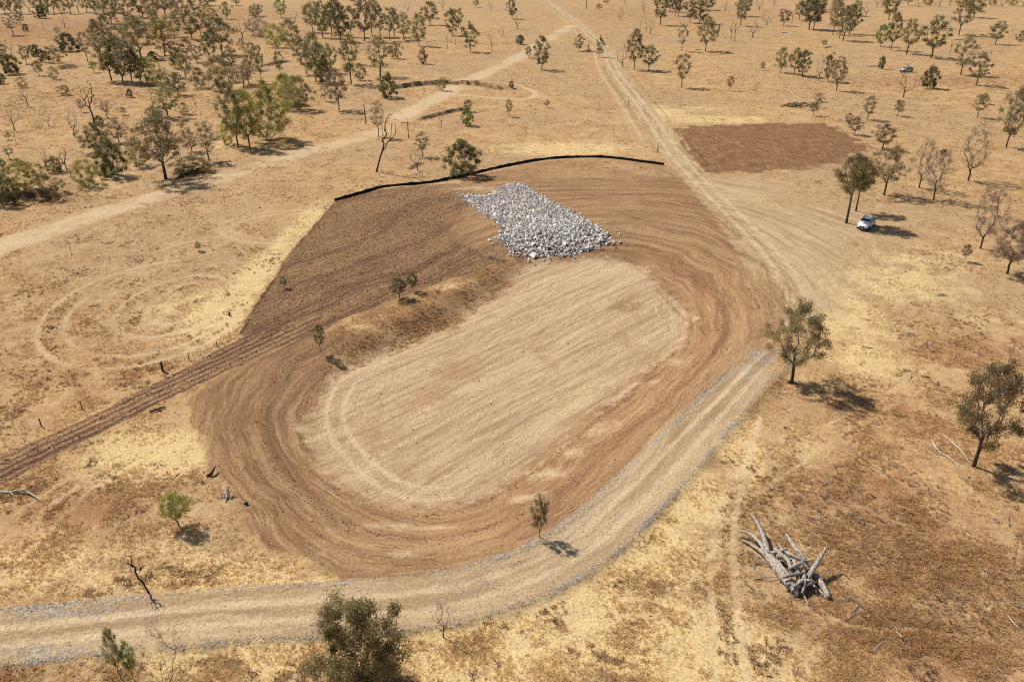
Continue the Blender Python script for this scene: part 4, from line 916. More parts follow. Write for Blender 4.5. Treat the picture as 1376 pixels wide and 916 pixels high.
plant(431, 473, 38, 14, 'sap', 'small leaning green tree at the left end of the tufted bank', var=0, leaf='green')
plant(382, 387, 17, 9, 'sap', 'tiny green sapling inside the dark ploughed ground', var=1, leaf='green')
plant(163, 912, 66, 22, 'sap', 'thin tall sapling at the bottom left edge', var=2)
plant(180, 914, 50, 18, 'sap', 'bright-tipped sapling right of the thin bottom left sapling', var=1, leaf='lime')
plant(228, 925, 78, 74, 'twig', 'wide leafless shrub at the bottom edge left of the olive tree', var=0)
plant(425, 914, 48, 24, 'twig', 'small dead shrub at the left foot of the large bottom olive tree', var=1)
plant(200, 796, 56, 26, 'dead', 'thin leafless stem leaning above the haul road at lower left', var=0, lean=(-0.25, 0.0))
plant(33, 593, 44, 26, 'twig', 'grey leafless shrub beside the ploughed strip at left edge', var=2)
plant(1317, 334, 84, 38, 'tear', 'brown dry gum leaning right, beside a sapling', var=0)
plant(1301, 243, 75, 38, 'tear', 'tall brown dry gum standing alone with a long shadow', var=1)
plant(1254, 269, 66, 34, 'tear', 'right one of two brown dry gums behind the white car', var=2)
plant(1235, 252, 66, 30, 'tear', 'left one of two brown dry gums behind the white car', var=0)
plant(1353, 368, 68, 54, 'open', 'brownish spreading gum at the right edge below the leaning dry gum', var=0, leaf='brown')
plant(1296, 351, 23, 11, 'sap', 'little sapling left of the leaning brown dry gum', var=0, leaf='brown')
plant(1355, 486, 32, 16, 'bare', 'bare sapling at the right edge above the large forked gum', var=1)
plant(1368, 770, 66, 40, 'twig', 'sparse pale shrub cut by the right edge', var=1)
plant(1352, 198, 78, 32, 'gum', 'dark leaning gum at the right edge with shadowed crown', var=0)
plant(1374, 165, 58, 30, 'gum', 'grey gum cut by the right edge behind the dark leaning gum', var=1, leaf='brown')
plant(622, 236, 46, 44, 'bush', 'round green tree standing against the silt fence', var=0, leaf='green')
plant(646, 217, 15, 16, 'twig', 'bare brush right of the round green tree by the silt fence', var=0)
plant(506, 231, 84, 24, 'dead', 'leaning dead tree left of the silt fence', var=1, lean=(0.36, 0.12))
plant(568, 211, 33, 17, 'thin', 'dark crooked tree left of the round green fence-side tree', var=0, leaf='dark')
plant(561, 229, 30, 24, 'bare', 'bare pinkish tree in front of the dark crooked tree', var=2)
plant(509, 184, 48, 18, 'thin', 'sparse brown tree on the pale track near the leaning pole', var=1, leaf='brown')
plant(223, 241, 86, 74, 'open', 'large wide open gum above the left pale track', var=2)
plant(361, 189, 74, 62, 'full', 'big yellow-olive tree with wide shadow above the left track', var=1)
plant(728, 94, 42, 24, 'green', 'green tree with a long dark side branch left of the dirt road', var=0)
plant(916, 118, 48, 20, 'thin', 'sparse olive tree standing alone right of the dirt road', var=2, leaf='olive')
plant(1214, 131, 50, 30, 'bare', 'bare brown tree in front of the small far car', var=0)
plant(1248, 119, 28, 20, 'bush', 'dense dark bush right of the bare brown tree', var=1)
plant(522, 131, 30, 26, 'bush', 'bushy green tree at the left end of the eroded bank', var=2, leaf='green')

cluster('along the far top left tree line', 'trees along the far top left tree line', [(x, 17 + (x % 3), 22 + (x * 7) % 9, 17, k) for x, k in
        zip(range(-4, 160, 11), ['gum', 'green', 'scrub', 'gum', 'bare', 'gum', 'green', 'gum', 'scrub', 'gum', 'bare', 'gum', 'green', 'gum', 'gum'])])
cluster('in the clearing at top left corner', 'scattered trees in the top left clearing', [(56, 25, 17, 17, 'bush'), (87, 37, 17, 15, 'bare'), (28, 33, 16, 12, 'gum'), (18, 48, 27, 17, 'thin'), (35, 42, 9, 8, 'bush'), (45, 38, 9, 12, 'twig'),
        (78, 48, 11, 9, 'sap'), (59, 40, 13, 5, 'dead'), (15, 71, 19, 14, 'bare'), (92, 69, 23, 28, 'bush'), (36, 86, 25, 14, 'gum'), (48, 76, 15, 15, 'bush'), (59, 84, 15, 13, 'bush'), (75, 85, 22, 24, 'scrub', 'green'), (53, 102, 19, 13, 'sap', 'green'),
        (17, 100, 25, 24, 'bush'), (5, 86, 27, 18, 'gum', 'dark'), (2, 113, 14, 14, 'bush'), (30, 118, 14, 15, 'scrub'), (73, 107, 17, 16, 'scrub'), (92, 101, 15, 16, 'twig'), (126, 98, 15, 10, 'sap', 'lime'), (118, 83, 42, 16, 'thin'), (135, 77, 47, 24, 'gum', 'olive')])
cluster('in the top left woodland', 'trees of the top left woodland', [(150, 109, 58, 34, 'gum', 'green'), (165, 110, 60, 36, 'green'), (178, 112, 54, 32, 'gum'), (192, 24, 40, 26, 'green'), (223, 23, 40, 28, 'gum'), (237, 27, 26, 14, 'gum'), (222, 75, 46, 38, 'green', 'yellow'), (190, 79, 54, 38, 'gum', 'olive'),
        (258, 53, 36, 27, 'green', 'dark'), (305, 26, 22, 15, 'green', 'lime'), (280, 26, 20, 24, 'scrub', 'yellow'), (299, 74, 48, 36, 'green'), (326, 52, 28, 25, 'bare'), (342, 24, 14, 14, 'scrub'), (252, 78, 26, 22, 'gum', 'olive'), (282, 82, 36, 24, 'gum', 'dark'),
        (325, 67, 15, 12, 'scrub'), (338, 72, 14, 15, 'scrub'), (250, 106, 30, 24, 'open'), (205, 112, 33, 36, 'scrub', 'yellow'), (228, 120, 25, 32, 'scrub'), (298, 122, 47, 38, 'full', 'olive'), (328, 116, 30, 26, 'gum', 'brown'), (324, 90, 16, 12, 'twig'), (206, 82, 12, 14, 'bush'),
        (168, 30, 34, 24, 'gum'), (140, 52, 30, 26, 'green'), (158, 70, 34, 28, 'gum', 'olive'), (180, 58, 34, 30, 'gum'), (210, 50, 36, 28, 'green'), (235, 50, 30, 24, 'gum', 'olive'), (240, 92, 26, 24, 'scrub', 'dark'), (190, 112, 40, 30, 'green', 'dark'), (268, 118, 26, 26, 'scrub', 'olive'), (312, 96, 30, 24, 'gum', 'dark'), (288, 50, 26, 24, 'gum'), (262, 20, 26, 24, 'gum', 'olive'), (220, 8, 20, 26, 'gum'), (178, 8, 20, 26, 'green'), (280, 8, 18, 24, 'gum', 'dark'), (318, 8, 12, 14, 'gum'), (308, 110, 26, 22, 'gum'), (340, 48, 22, 20, 'gum', 'brown'), (150, 32, 30, 24, 'green'), (205, 28, 34, 24, 'gum', 'olive'), (246, 30, 30, 20, 'gum', 'brown'), (270, 48, 30, 18, 'gum', 'olive'), (212, 102, 22, 20, 'bare'), (265, 84, 24, 18, 'gum', 'brown')])
cluster('in the scrub at the left edge', 'scrub trees above the left pale track', [(38, 144, 34, 17, 'bare'), (20, 176, 38, 20, 'bare'), (22, 193, 23, 5, 'dead'), (54, 173, 22, 19, 'twig'), (66, 171, 25, 15, 'bare'), (101, 185, 42, 18, 'bare'), (127, 168, 56, 24, 'dead'), (134, 168, 12, 13, 'bush'),
        (144, 158, 23, 14, 'thin', 'brown'), (110, 151, 18, 9, 'sap', 'brown'), (160, 192, 30, 24, 'gum', 'brown'), (132, 205, 37, 38, 'full', 'green'), (152, 236, 46, 38, 'bush'), (13, 214, 19, 13, 'thin'), (12, 188, 11, 8, 'sap'), (65, 233, 32, 10, 'dead'), (75, 231, 20, 20, 'bush', 'olive'), (90, 232, 32, 14, 'dead'),
        (118, 250, 36, 36, 'scrub', 'yellow'), (38, 255, 40, 44, 'full', 'yellow'), (68, 268, 32, 30, 'scrub'), (4, 242, 32, 22, 'full', 'green'), (9, 275, 38, 34, 'bush'), (85, 256, 16, 10, 'sap', 'brown'), (47, 152, 9, 8, 'twig'), (88, 128, 13, 18, 'scrub'), (70, 133, 10, 9, 'twig'), (175, 131, 11, 9, 'bush'), (58, 135, 9, 10, 'twig'), (166, 155, 11, 9, 'sap', 'brown')])
cluster('in the wood left of the track bend', 'trees of the wood left of the track bend', [(187, 222, 36, 30, 'scrub'), (240, 128, 29, 24, 'gum', 'dark'), (226, 158, 43, 32, 'gum', 'green'), (248, 154, 15, 18, 'scrub'), (206, 144, 28, 8, 'dead'), (193, 153, 8, 8, 'twig'), (207, 157, 14, 18, 'bush', 'olive'), (281, 217, 54, 25, 'thin'), (277, 241, 35, 7, 'dead'), (258, 232, 20, 48, 'bush', 'olive'),
        (306, 194, 31, 26, 'scrub', 'yellow'), (258, 204, 30, 22, 'gum', 'olive'), (264, 146, 12, 6, 'dead'), (320, 197, 80, 36, 'gum', 'green'), (336, 199, 78, 36, 'green', 'yellow'), (302, 150, 34, 20, 'bare'), (215, 196, 36, 30, 'scrub', 'brown')])
cluster('in the grove left of top centre', 'trees of the grove left of top centre', [(434, 51, 45, 26, 'green'), (458, 56, 48, 26, 'green', 'dark'), (490, 56, 56, 24, 'gum'), (446, 47, 40, 26, 'gum', 'green'), (472, 50, 40, 22, 'gum', 'green'), (511, 50, 40, 18, 'gum'), (524, 55, 46, 15, 'thin', 'green'), (543, 54, 34, 24, 'gum', 'olive'), (500, 50, 44, 20, 'gum', 'olive'),
        (563, 62, 41, 24, 'green'), (578, 34, 30, 24, 'green'), (608, 48, 35, 20, 'green'), (616, 38, 26, 14, 'gum', 'olive'), (632, 70, 36, 22, 'green', 'dark'), (688, 26, 27, 14, 'green', 'dark'), (661, 70, 28, 12, 'bare'), (620, 45, 22, 14, 'bare'), (378, 24, 24, 16, 'green', 'lime'), (345, 22, 16, 20, 'scrub'), (397, 29, 14, 14, 'bare'), (480, 12, 16, 18, 'gum', 'olive'), (420, 44, 40, 24, 'gum', 'green'), (452, 36, 36, 24, 'green'), (530, 50, 36, 20, 'gum'), (415, 22, 16, 18, 'scrub'), (500, 14, 14, 18, 'gum'), (595, 14, 14, 12, 'bare'), (660, 14, 14, 12, 'bare'), (675, 50, 14, 10, 'bare'), (548, 16, 12, 12, 'bare'), (640, 10, 10, 10, 'sap')])
cluster('in the belt above the track bend', 'trees of the belt above the track bend', [(402, 148, 44, 38, 'full', 'olive'), (384, 140, 40, 40, 'full'), (372, 64, 30, 30, 'scrub', 'yellow'), (390, 60, 32, 30, 'scrub'), (352, 50, 24, 24, 'scrub', 'brown'), (425, 110, 64, 30, 'green'), (445, 98, 38, 19, 'gum', 'green'), (456, 148, 54, 28, 'gum', 'brown'), (472, 113, 62, 30, 'gum', 'green'),
        (511, 103, 52, 34, 'gum', 'olive'), (532, 79, 22, 18, 'scrub'), (352, 112, 54, 12, 'thin', 'green'), (377, 103, 36, 14, 'thin', 'dark'), (334, 113, 32, 22, 'gum', 'olive'), (410, 177, 18, 18, 'twig'), (437, 136, 26, 14, 'thin', 'olive'), (342, 94, 26, 22, 'scrub'), (412, 100, 40, 24, 'gum', 'brown'), (438, 112, 30, 26, 'bush', 'olive'), (405, 85, 34, 22, 'gum', 'olive'), (398, 190, 8, 10, 'twig'), (485, 108, 22, 18, 'scrub'), (430, 92, 34, 28, 'gum', 'green')])
cluster('near the eroded bank at top centre', 'bushes around the eroded bank', [(628, 169, 22, 15, 'bush', 'lime'), (629, 150, 16, 13, 'sap', 'green'), (593, 172, 15, 10, 'dead'), (684, 157, 23, 10, 'sap'), (594, 122, 18, 14, 'scrub'), (569, 86, 19, 11, 'bush', 'brown'), (586, 84, 6, 8, 'twig'), (597, 84, 6, 7, 'twig'), (687, 117, 8, 8, 'bush'), (672, 120, 8, 8, 'twig'), (735, 145, 10, 8, 'sap', 'green'), (690, 128, 6, 7, 'twig')])
cluster('beside the dirt road at the top', 'trees beside the far dirt road', [(778, 69, 21, 13, 'green'), (806, 77, 26, 11, 'green', 'dark'), (790, 70, 15, 12, 'dead'), (777, 96, 11, 16, 'twig'), (836, 90, 33, 19, 'bare'), (852, 94, 51, 24, 'gum', 'olive'), (872, 95, 34, 23, 'gum'), (699, 60, 12, 12, 'bush'), (710, 78, 14, 10, 'sap'), (695, 40, 24, 18, 'bare'), (880, 205, 12, 12, 'twig'), (836, 130, 8, 8, 'twig'), (852, 152, 8, 10, 'twig')])
cluster('at the top right of the dirt road', 'far trees right of the dirt road', [(916, 69, 38, 13, 'thin', 'olive'), (948, 69, 43, 27, 'gum', 'olive'), (980, 122, 20, 9, 'sap'), (887, 34, 42, 22, 'gum', 'green'), (907, 22, 30, 14, 'gum'), (912, 22, 30, 14, 'gum'), (927, 31, 29, 20, 'gum', 'dark'), (940, 32, 30, 24, 'green'), (865, 18, 18, 12, 'bare'), (833, 28, 18, 12, 'bare'), (860, 44, 22, 8, 'bare'), (868, 45, 24, 9, 'bare'), (874, 46, 18, 15, 'bare'),
        (964, 50, 20, 18, 'dead'), (982, 56, 26, 9, 'dead'), (987, 56, 26, 9, 'dead'), (995, 35, 36, 18, 'gum'), (1011, 51, 22, 22, 'bare'), (1030, 35, 22, 18, 'bare'), (1053, 35, 22, 17, 'gum', 'olive'), (1087, 40, 42, 30, 'gum', 'dark'), (1093, 40, 40, 26, 'gum'), (1074, 27, 24, 16, 'gum', 'olive'), (1064, 32, 16, 8, 'dead'), (1119, 47, 46, 20, 'gum', 'olive'), (1133, 55, 43, 27, 'gum'), (1128, 52, 28, 16, 'bare'), (1141, 46, 38, 24, 'gum', 'dark'),
        (1163, 23, 20, 16, 'bare'), (1107, 64, 10, 7, 'sap', 'dark'), (1024, 95, 11, 7, 'sap'), (997, 80, 6, 5, 'twig'), (975, 15, 14, 14, 'bare'), (900, 16, 22, 20, 'gum', 'dark'), (950, 14, 18, 22, 'gum'), (1000, 22, 26, 20, 'gum', 'dark'), (1020, 14, 18, 16, 'bare'), (1100, 16, 20, 20, 'gum', 'olive'), (1125, 20, 22, 20, 'gum'), (1084, 14, 16, 18, 'gum', 'dark'), (840, 6, 10, 14, 'bare'), (805, 14, 8, 10, 'sap'), (815, 6, 9, 10, 'gum', 'dark'), (1150, 22, 20, 16, 'green', 'lime'), (1040, 8, 14, 18, 'bare')])
cluster('in the row above the ploughed patch', 'row of trees above the ploughed patch', [(1049, 98, 33, 19, 'green'), (1067, 101, 34, 19, 'gum', 'olive'), (1078, 103, 35, 21, 'green'), (1100, 109, 36, 19, 'bare'), (1112, 110, 35, 18, 'green'), (1124, 122, 43, 25, 'open', 'olive')])
cluster('in the far top right group', 'far top right trees', [(1183, 63, 29, 17, 'green', 'lime'), (1197, 68, 49, 20, 'gum', 'dark'), (1218, 73, 44, 30, 'open'), (1251, 78, 54, 34, 'gum', 'green'), (1194, 27, 32, 22, 'gum', 'dark'), (1288, 48, 46, 26, 'open', 'olive'), (1308, 24, 30, 25, 'green', 'dark'), (1337, 60, 30, 22, 'gum', 'dark'), (1291, 101, 51, 27, 'gum', 'olive'), (1312, 115, 43, 24, 'gum'), (1184, 93, 16, 9, 'bush'),
        (1235, 53, 20, 14, 'dead'), (1330, 63, 12, 12, 'twig'), (1372, 56, 14, 16, 'scrub'), (1276, 74, 22, 8, 'dead'), (1360, 42, 10, 12, 'twig')])
cluster('along the top right edge', 'scrub along the top right edge', [(x, 8 + (x % 4), 15 + (x * 5) % 8, 15, k) for x, k in zip(range(1178, 1390, 14), ['bare', 'scrub', 'bare', 'gum', 'bare', 'scrub', 'bare', 'bare', 'gum', 'scrub', 'bare', 'scrub', 'bare', 'scrub', 'bare', 'gum'])])
cluster('right of the ploughed patch', 'small trees right of the ploughed patch', [(1166, 161, 32, 17, 'thin', 'olive'), (1206, 156, 22, 13, 'sap'), (1148, 181, 24, 19, 'gum'), (1140, 166, 13, 12, 'scrub'), (1186, 200, 33, 28, 'gum', 'olive'), (1233, 167, 10, 7, 'twig'), (1313, 158, 30, 16, 'thin', 'olive'), (1320, 140, 14, 12, 'sap', 'green'), (1267, 208, 7, 10, 'bush'), (1093, 156, 20, 12, 'sap'), (1100, 137, 12, 14, 'scrub'), (1158, 158, 8, 9, 'twig')])
cluster('on the open paddock at left', 'small plants of the open left paddock', [(267, 337, 13, 9, 'sap'), (96, 340, 12, 6, 'dead'), (88, 422, 8, 8, 'twig'), (170, 448, 5, 6, 'twig'), (320, 348, 8, 6, 'twig')])

# ------------------------------------------------------------------ dead timber, posts and poles
def at_px(u, v, z=0.0):
    """photo pixel -> point z metres above the ground under it"""
    h = 0.0
    for _ in range(5):
        x, y = gp(u, v, h + z); h = float(land(x, y))
    return np.array([float(x), float(y), h + z])

def log(name, pts, radii, mat, label, cat='log', group=None, forks=(), seed=1, sides=8):
    """pts: (u, v, height above ground); forks: further limbs of the same piece of wood"""
    W = [at_px(*p) for p in pts]; c = np.array(W).mean(0); c[2] = min(q[2] for q in W)
    V, F = limb([q - c for q in W], radii, sides, 0.38, seed); o = None
    root = empty(name, c, label, cat, group)
    link('trunk', quads_mesh('trunk', V, F, MAT[mat]), root)
    for i, (fp, fr) in enumerate(forks):
        W2 = [at_px(*p) - c for p in fp]; V, F = limb(W2, fr, 6, 0.15, seed + i + 5); link('branch', quads_mesh('branch', V, F, MAT[mat]), root)
    return root

LG = 'dead trunks heaped in the near paddock'
log('dead_log', [(1022, 738, .5), (1035, 750, .45), (1049, 768, .45), (1064, 788, .42)], [.22, .36, .42, .40], 'deadwood', 'thickest smooth pale trunk on the left of the dead timber heap', group=LG, seed=2, sides=10,
    forks=[([(1010, 690, 1.5), (1020, 706, 1.2), (1027, 724, .9), (1033, 745, .6)], [.09, .17, .2, .24]), ([(992, 713, .5), (1008, 717, .6), (1022, 730, .6), (1034, 748, .55)], [.07, .13, .17, .2])])
log('dead_log', [(997, 725, .2), (1012, 733, .3), (1024, 741, .4)], [.05, .10, .12], 'deadwood', 'short thin limb at the left end of the timber heap', group=LG, seed=3)
log('dead_log', [(1057, 718, .5), (1066, 732, .55), (1078, 750, .5), (1092, 773, .4)], [.10, .17, .2, .18], 'deadwood', 'long straight pale log along the right of the timber heap', group=LG, seed=4)
log('dead_log', [(1111, 734, 1.9), (1103, 748, 1.5), (1094, 762, 1.1), (1082, 783, .5)], [.08, .15, .2, .22], 'deadwood', 'dead limb rising steeply at the right of the timber heap', group=LG, seed=5)
log('dead_log', [(1096, 771, .5), (1104, 784, .4), (1114, 802, .25)], [.17, .22, .2], 'deadwood', 'short pale log at the right foot of the timber heap', group=LG, seed=6)
log('dead_log', [(1087, 781, .3), (1100, 792, .25), (1113, 805, .15)], [.07, .09, .06], 'deadwood', 'thin stick lying under the right foot of the timber heap', group=LG, seed=7)
log('dead_log', [(1077, 794, .4), (1082, 803, .2), (1087, 813, .08)], [.08, .07, .05], 'deadwood', 'thin stick poking toward the viewer from the timber heap', group=LG, seed=8)
log('dead_log', [(1040, 736, 1.0), (1051, 746, 1.0), (1066, 760, .9)], [.12, .18, .15], 'deadwood', 'upper log lying across the left middle of the timber heap', group=LG, seed=9)
log('dead_log', [(1050, 738, .9), (1064, 746, 1.1), (1086, 757, .8)], [.10, .15, .12], 'deadwood', 'upper log crossing the top of the timber heap', group=LG, seed=10)
log('dead_log', [(1066, 752, 1.2), (1072, 768, 1.1), (1074, 790, .6)], [.10, .15, .14], 'deadwood', 'upright leaning log in the centre of the timber heap', group=LG, seed=11)
log('dead_log', [(1044, 752, .9), (1056, 768, .9), (1068, 786, .7)], [.09, .13, .10], 'deadwood', 'narrow log beside the thick trunk of the timber heap', group=LG, seed=12)
log('dead_log', [(1078, 764, 1.1), (1081, 780, .9), (1078, 797, .4)], [.15, .17, .14], 'deadwood', 'stubby broken log at the near end of the timber heap', group=LG, seed=13)
log('dead_log', [(1046, 729, .4), (1052, 741, .6), (1062, 753, .8)], [.06, .11, .12], 'deadwood', 'short limb at the far top of the timber heap', group=LG, seed=14)
log('dead_log', [(1054, 745, 1.25), (1061, 757, 1.3), (1064, 774, 1.0)], [.09, .16, .10], 'deadwood', 'curved limb resting on the timber heap centre', group=LG, seed=15)
log('dead_log', [(1036, 742, .7), (1046, 741, 1.0), (1058, 737, 1.1)], [.14, .16, .07], 'deadwood', 'short log crossing the far left of the timber heap', group=LG, seed=41)
log('dead_log', [(1060, 764, 1.35), (1074, 757, 1.5), (1090, 752, 1.4)], [.12, .14, .06], 'deadwood', 'topmost log lying crosswise on the timber heap', group=LG, seed=42, forks=[([(1076, 756, 1.5), (1082, 748, 1.8)], [.08, .04])])
log('dead_log', [(1052, 776, .9), (1064, 772, 1.2), (1080, 770, 1.1)], [.10, .13, .11], 'palebark', 'grey barked log across the near middle of the timber heap', group=LG, seed=43)
log('dead_log', [(1070, 738, .5), (1077, 752, .8), (1088, 766, .7)], [.12, .15, .13], 'palebark', 'grey barked log inside the right side of the timber heap', group=LG, seed=44)
log('dead_log', [(1056, 752, .6), (1070, 764, .7), (1084, 780, .5)], [.16, .20, .16], 'darkwood', 'dark log deep inside the timber heap', group=LG, seed=45)  # dark colour puts the shade of the heap's inner gaps into the wood
log('dead_log', [(1048, 760, .55), (1060, 776, .55), (1072, 792, .4)], [.15, .19, .17], 'darkwood', 'dark log beside the thick trunk inside the timber heap', group=LG, seed=46)  # darkened likewise, shade under the heap painted as wood colour
log('dead_log', [(1084, 772, .9), (1076, 781, 1.0), (1066, 788, .8)], [.09, .12, .08], 'deadwood', 'short pale log across the near end of the timber heap', group=LG, seed=47)
hr = random.Random(17)
for q in range(9):
    t = hr.random(); uu = 1046 + 34 * t + hr.uniform(-6, 8); vv = 742 + 42 * t + hr.uniform(-4, 4); a = hr.uniform(0, 6.28); zz = hr.uniform(.6, 1.2); L = hr.uniform(6, 13)
    log('broken_limb', [(uu - L * math.cos(a), vv - L * .6 * math.sin(a), zz - .3), (uu + hr.uniform(-2, 2), vv, zz + .1), (uu + L * math.cos(a), vv + L * .6 * math.sin(a), zz - .1)], [hr.uniform(.05, .1), hr.uniform(.07, .13), hr.uniform(.02, .06)], hr.choice(['deadwood', 'palebark', 'deadwood']),
        'short broken grey limb jammed inside the timber heap', 'log', 'short broken limbs inside the timber heap', seed=60 + q, sides=6)
log('tree_stump', [(1064, 786, .5), (1069, 793, .4), (1072, 801, .15)], [.34, .26, .10], 'deadwood', 'gnarled root end at the near left foot of the timber heap', 'stump', LG, seed=16,
    forks=[([(1062, 788, .3), (1057, 794, .05)], [.14, .05]), ([(1068, 792, .5), (1076, 797, .1)], [.13, .04]), ([(1066, 790, .6), (1063, 798, .2)], [.10, .04])])

FB = 'bleached fallen branches'
log('fallen_branch', [(-14, 660, .1), (13, 661, .1), (22, 659, .25), (36, 660, .3), (46, 666, .2), (55, 673, .05)], [.09, .09, .08, .08, .06, .03], 'whitewood', 'bleached forked branch lying at the left edge below the ploughed strip', 'branch', FB, seed=21,
    forks=[([(14, 661, .1), (19, 666, .05)], [.08, .03]), ([(22, 659, .25), (35, 657, .5)], [.06, .03]), ([(12, 661, .1), (24, 658, .4)], [.06, .03])])
log('fallen_branch', [(1268, 584, .15), (1284, 598, .12), (1294, 608, .1), (1303, 622, .05)], [.04, .06, .05, .03], 'whitewood', 'longest pale fallen branch left of the large forked gum', 'branch', FB, seed=22, forks=[([(1284, 598, .1), (1280, 590, .3)], [.04, .02])])
log('fallen_branch', [(1252, 591, .15), (1262, 606, .12), (1276, 615, .1), (1289, 625, .05)], [.04, .06, .05, .04], 'whitewood', 'middle pale fallen branch left of the large forked gum', 'branch', FB, seed=23, forks=[([(1252, 591, .15), (1256, 600, .2), (1263, 607, .1)], [.03, .03, .03])])
log('fallen_branch', [(1229, 604, .08), (1236, 612, .05)], [.04, .03], 'whitewood', 'short pale stick farthest left of the large forked gum', 'branch', FB, seed=24)
log('fallen_branch', [(1249, 606, .08), (1262, 615, .05)], [.04, .04], 'whitewood', 'short pale stick below the middle branch near the forked gum', 'branch', FB, seed=25)
log('fallen_branch', [(1354, 826, .1), (1362, 836, .15), (1370, 844, .05)], [.03, .05, .04], 'whitewood', 'small bleached branch at the lower right edge', 'branch', FB, seed=26)
log('fallen_branch', [(1323, 764, .1), (1334, 768, .12)], [.03, .02], 'whitewood', 'tiny bleached stick above the lower right edge branch', 'branch', FB, seed=27, forks=[([(1327, 766, .1), (1325, 773, .05)], [.02, .015])])
log('fallen_branch', [(1238, 505, .1), (1250, 507, .1)], [.05, .06], 'darkwood', 'short dark stick on the straw right of the haul road gum', 'branch', seed=28)
log('fallen_log', [(236, 240, .3), (252, 233, .4), (270, 226, .4), (284, 221, .25)], [.16, .2, .2, .12], 'darkwood', 'dark fallen trunk in the shade right of the wide open gum', group='dark fallen trunks by the wide gum', seed=29, forks=[([(270, 226, .4), (276, 231, .2)], [.1, .04])])  # grey trunk coloured dark: the tree shade is put into the wood
log('fallen_log', [(283, 222, .25), (296, 219, .3), (310, 216, .15)], [.12, .12, .06], 'darkwood', 'thinner dark fallen limb right of the dark fallen trunk', group='dark fallen trunks by the wide gum', seed=30)  # grey limb, tree shade painted into its colour as well
log('fallen_log', [(200, 553, .1), (210, 550, .2), (222, 546, .15)], [.06, .12, .06], 'darkwood', 'dark charred log beside the ploughed strip', seed=31, forks=[([(212, 549, .2), (216, 552, .1)], [.10, .06])])
log('fallen_log', [(1158, 88, .2), (1170, 89, .2), (1182, 88, .2)], [.18, .22, .16], 'whitewood', 'white fallen log left of the small dense far bush', group='pale fallen logs far off', seed=32)
log('fallen_log', [(1108, 64, .2), (1118, 62, .2)], [.2, .16], 'whitewood', 'short white log beside the tiny far sapling', group='pale fallen logs far off', seed=33)
log('fallen_log', [(1050, 44, .2), (1058, 44, .2)], [.2, .2], 'whitewood', 'white log below the far bare trees at top right', group='pale fallen logs far off', seed=34)
log('fallen_log', [(934, 67, .2), (942, 66, .2)], [.2, .15], 'whitewood', 'white log at the foot of the far olive gum', group='pale fallen logs far off', seed=35)
log('fallen_log', [(1281, 53, .2), (1293, 53, .3)], [.25, .25], 'whitewood', 'white log left of the two-trunked far gum', group='pale fallen logs far off', seed=36)
log('tree_stump', [(279, 640, .0), (285, 634, .35), (289, 626, .5)], [.16, .14, .06], 'darkwood', 'dark split stump leaning beside the graded earth', 'stump', seed=37, forks=[([(283, 640, .0), (286, 634, .3)], [.10, .05])])
log('tree_stump', [(306, 668, .05), (306, 660, .5), (305, 651, .9)], [.16, .14, .05], 'deadwood', 'grey splintered stump with roots beside the graded earth', 'stump', seed=38,
    forks=[([(306, 666, .2), (298, 661, .2)], [.10, .03]), ([(307, 666, .2), (312, 671, .05)], [.10, .03]), ([(305, 666, .2), (303, 675, .03)], [.08, .03]), ([(307, 665, .3), (312, 655, .7)], [.08, .03]), ([(304, 667, .2), (294, 668, .03)], [.07, .03])])
log('tree_stump', [(308, 424, -.1), (308, 420, .45)], [.16, .12], 'darkwood', 'small dark stump in straw left of the ploughed ground', 'stump', seed=39)
log('tree_stump', [(330, 677, -.05), (331, 675, .25)], [.18, .12], 'darkwood', 'small dark lump on bare earth right of the splintered stump', 'stump', seed=40)

def brush_pile():
    c = ground_at(1075, 144); r_ = random.Random(8); root = empty('brush_pile', c, 'heap of dark dead branches above the reddish ploughed patch', 'brush pile')
    for i in range(34):
        x = r_.uniform(-4.6, 4.6); k = 1 - (abs(x) / 5.2) ** 2; a = r_.uniform(-0.7, 0.7) + (math.pi if r_.random() < .5 else 0); L = r_.uniform(1.0, 2.6); z = r_.uniform(0.05, 1.5) * k + 0.08; t = r_.uniform(-.35, .35); y = r_.uniform(-1.4, 1.4) * k
        p = np.array([x, y, z]); d = np.array([math.cos(a), math.sin(a) * 0.8, t]) * L * 0.5; q0 = p - d; q1 = p + d; q0[2] = max(.06, q0[2]); q1[2] = max(.06, q1[2])
        V, F = limb([q0, p + np.array([0, 0, r_.uniform(-.1, .15)]), q1], [r_.uniform(.07, .16), r_.uniform(.08, .16), .04], 6, 0.2, i)
        link('branch', quads_mesh('branch', V, F, MAT['darkwood' if r_.random() < 0.6 else 'deadwood']), root)
brush_pile()

def post(u, v, h, r, label, lean=(0, 0), group='weathered fence posts', mat='bark', name='fence_post'):
    g = ground_at(u, v); V, F = limb([np.array([0, 0, -.3]), np.array([lean[0] * h * .5, lean[1] * h * .5, h * .5]), np.array([lean[0] * h, lean[1] * h, h])], [r * 1.08, r, r * .92], 8, 0.12, int(u))
    o = link(name, quads_mesh(name, V, F, MAT[mat])); o.location = g; return tag(o, label, 'post', group)
post(219, 499, 1.25, .13, 'thick dark strainer post beside the ploughed strip')
post(254, 484, .95, .05, 'thin post next right of the thick strainer post', (.02, .05))
post(292, 466, .9, .05, 'thin post nearest the corner of the ploughed ground', (-.03, .03))
post(111, 550, .95, .05, 'thin leaning post midway along the ploughed strip', (-.08, 0))
post(56, 573, .95, .06, 'thin post nearest the left edge by the ploughed strip', (-.06, .04))
post(844, 142, 1.3, .10, 'fence post left of the dirt road, middle one', (.02, 0))
post(802, 112, 1.4, .10, 'fence post in grass left of the far dirt road', (-.05, 0))
post(884, 205, 1.5, .11, 'fence post near the right end of the silt fence', (-.05, .05))
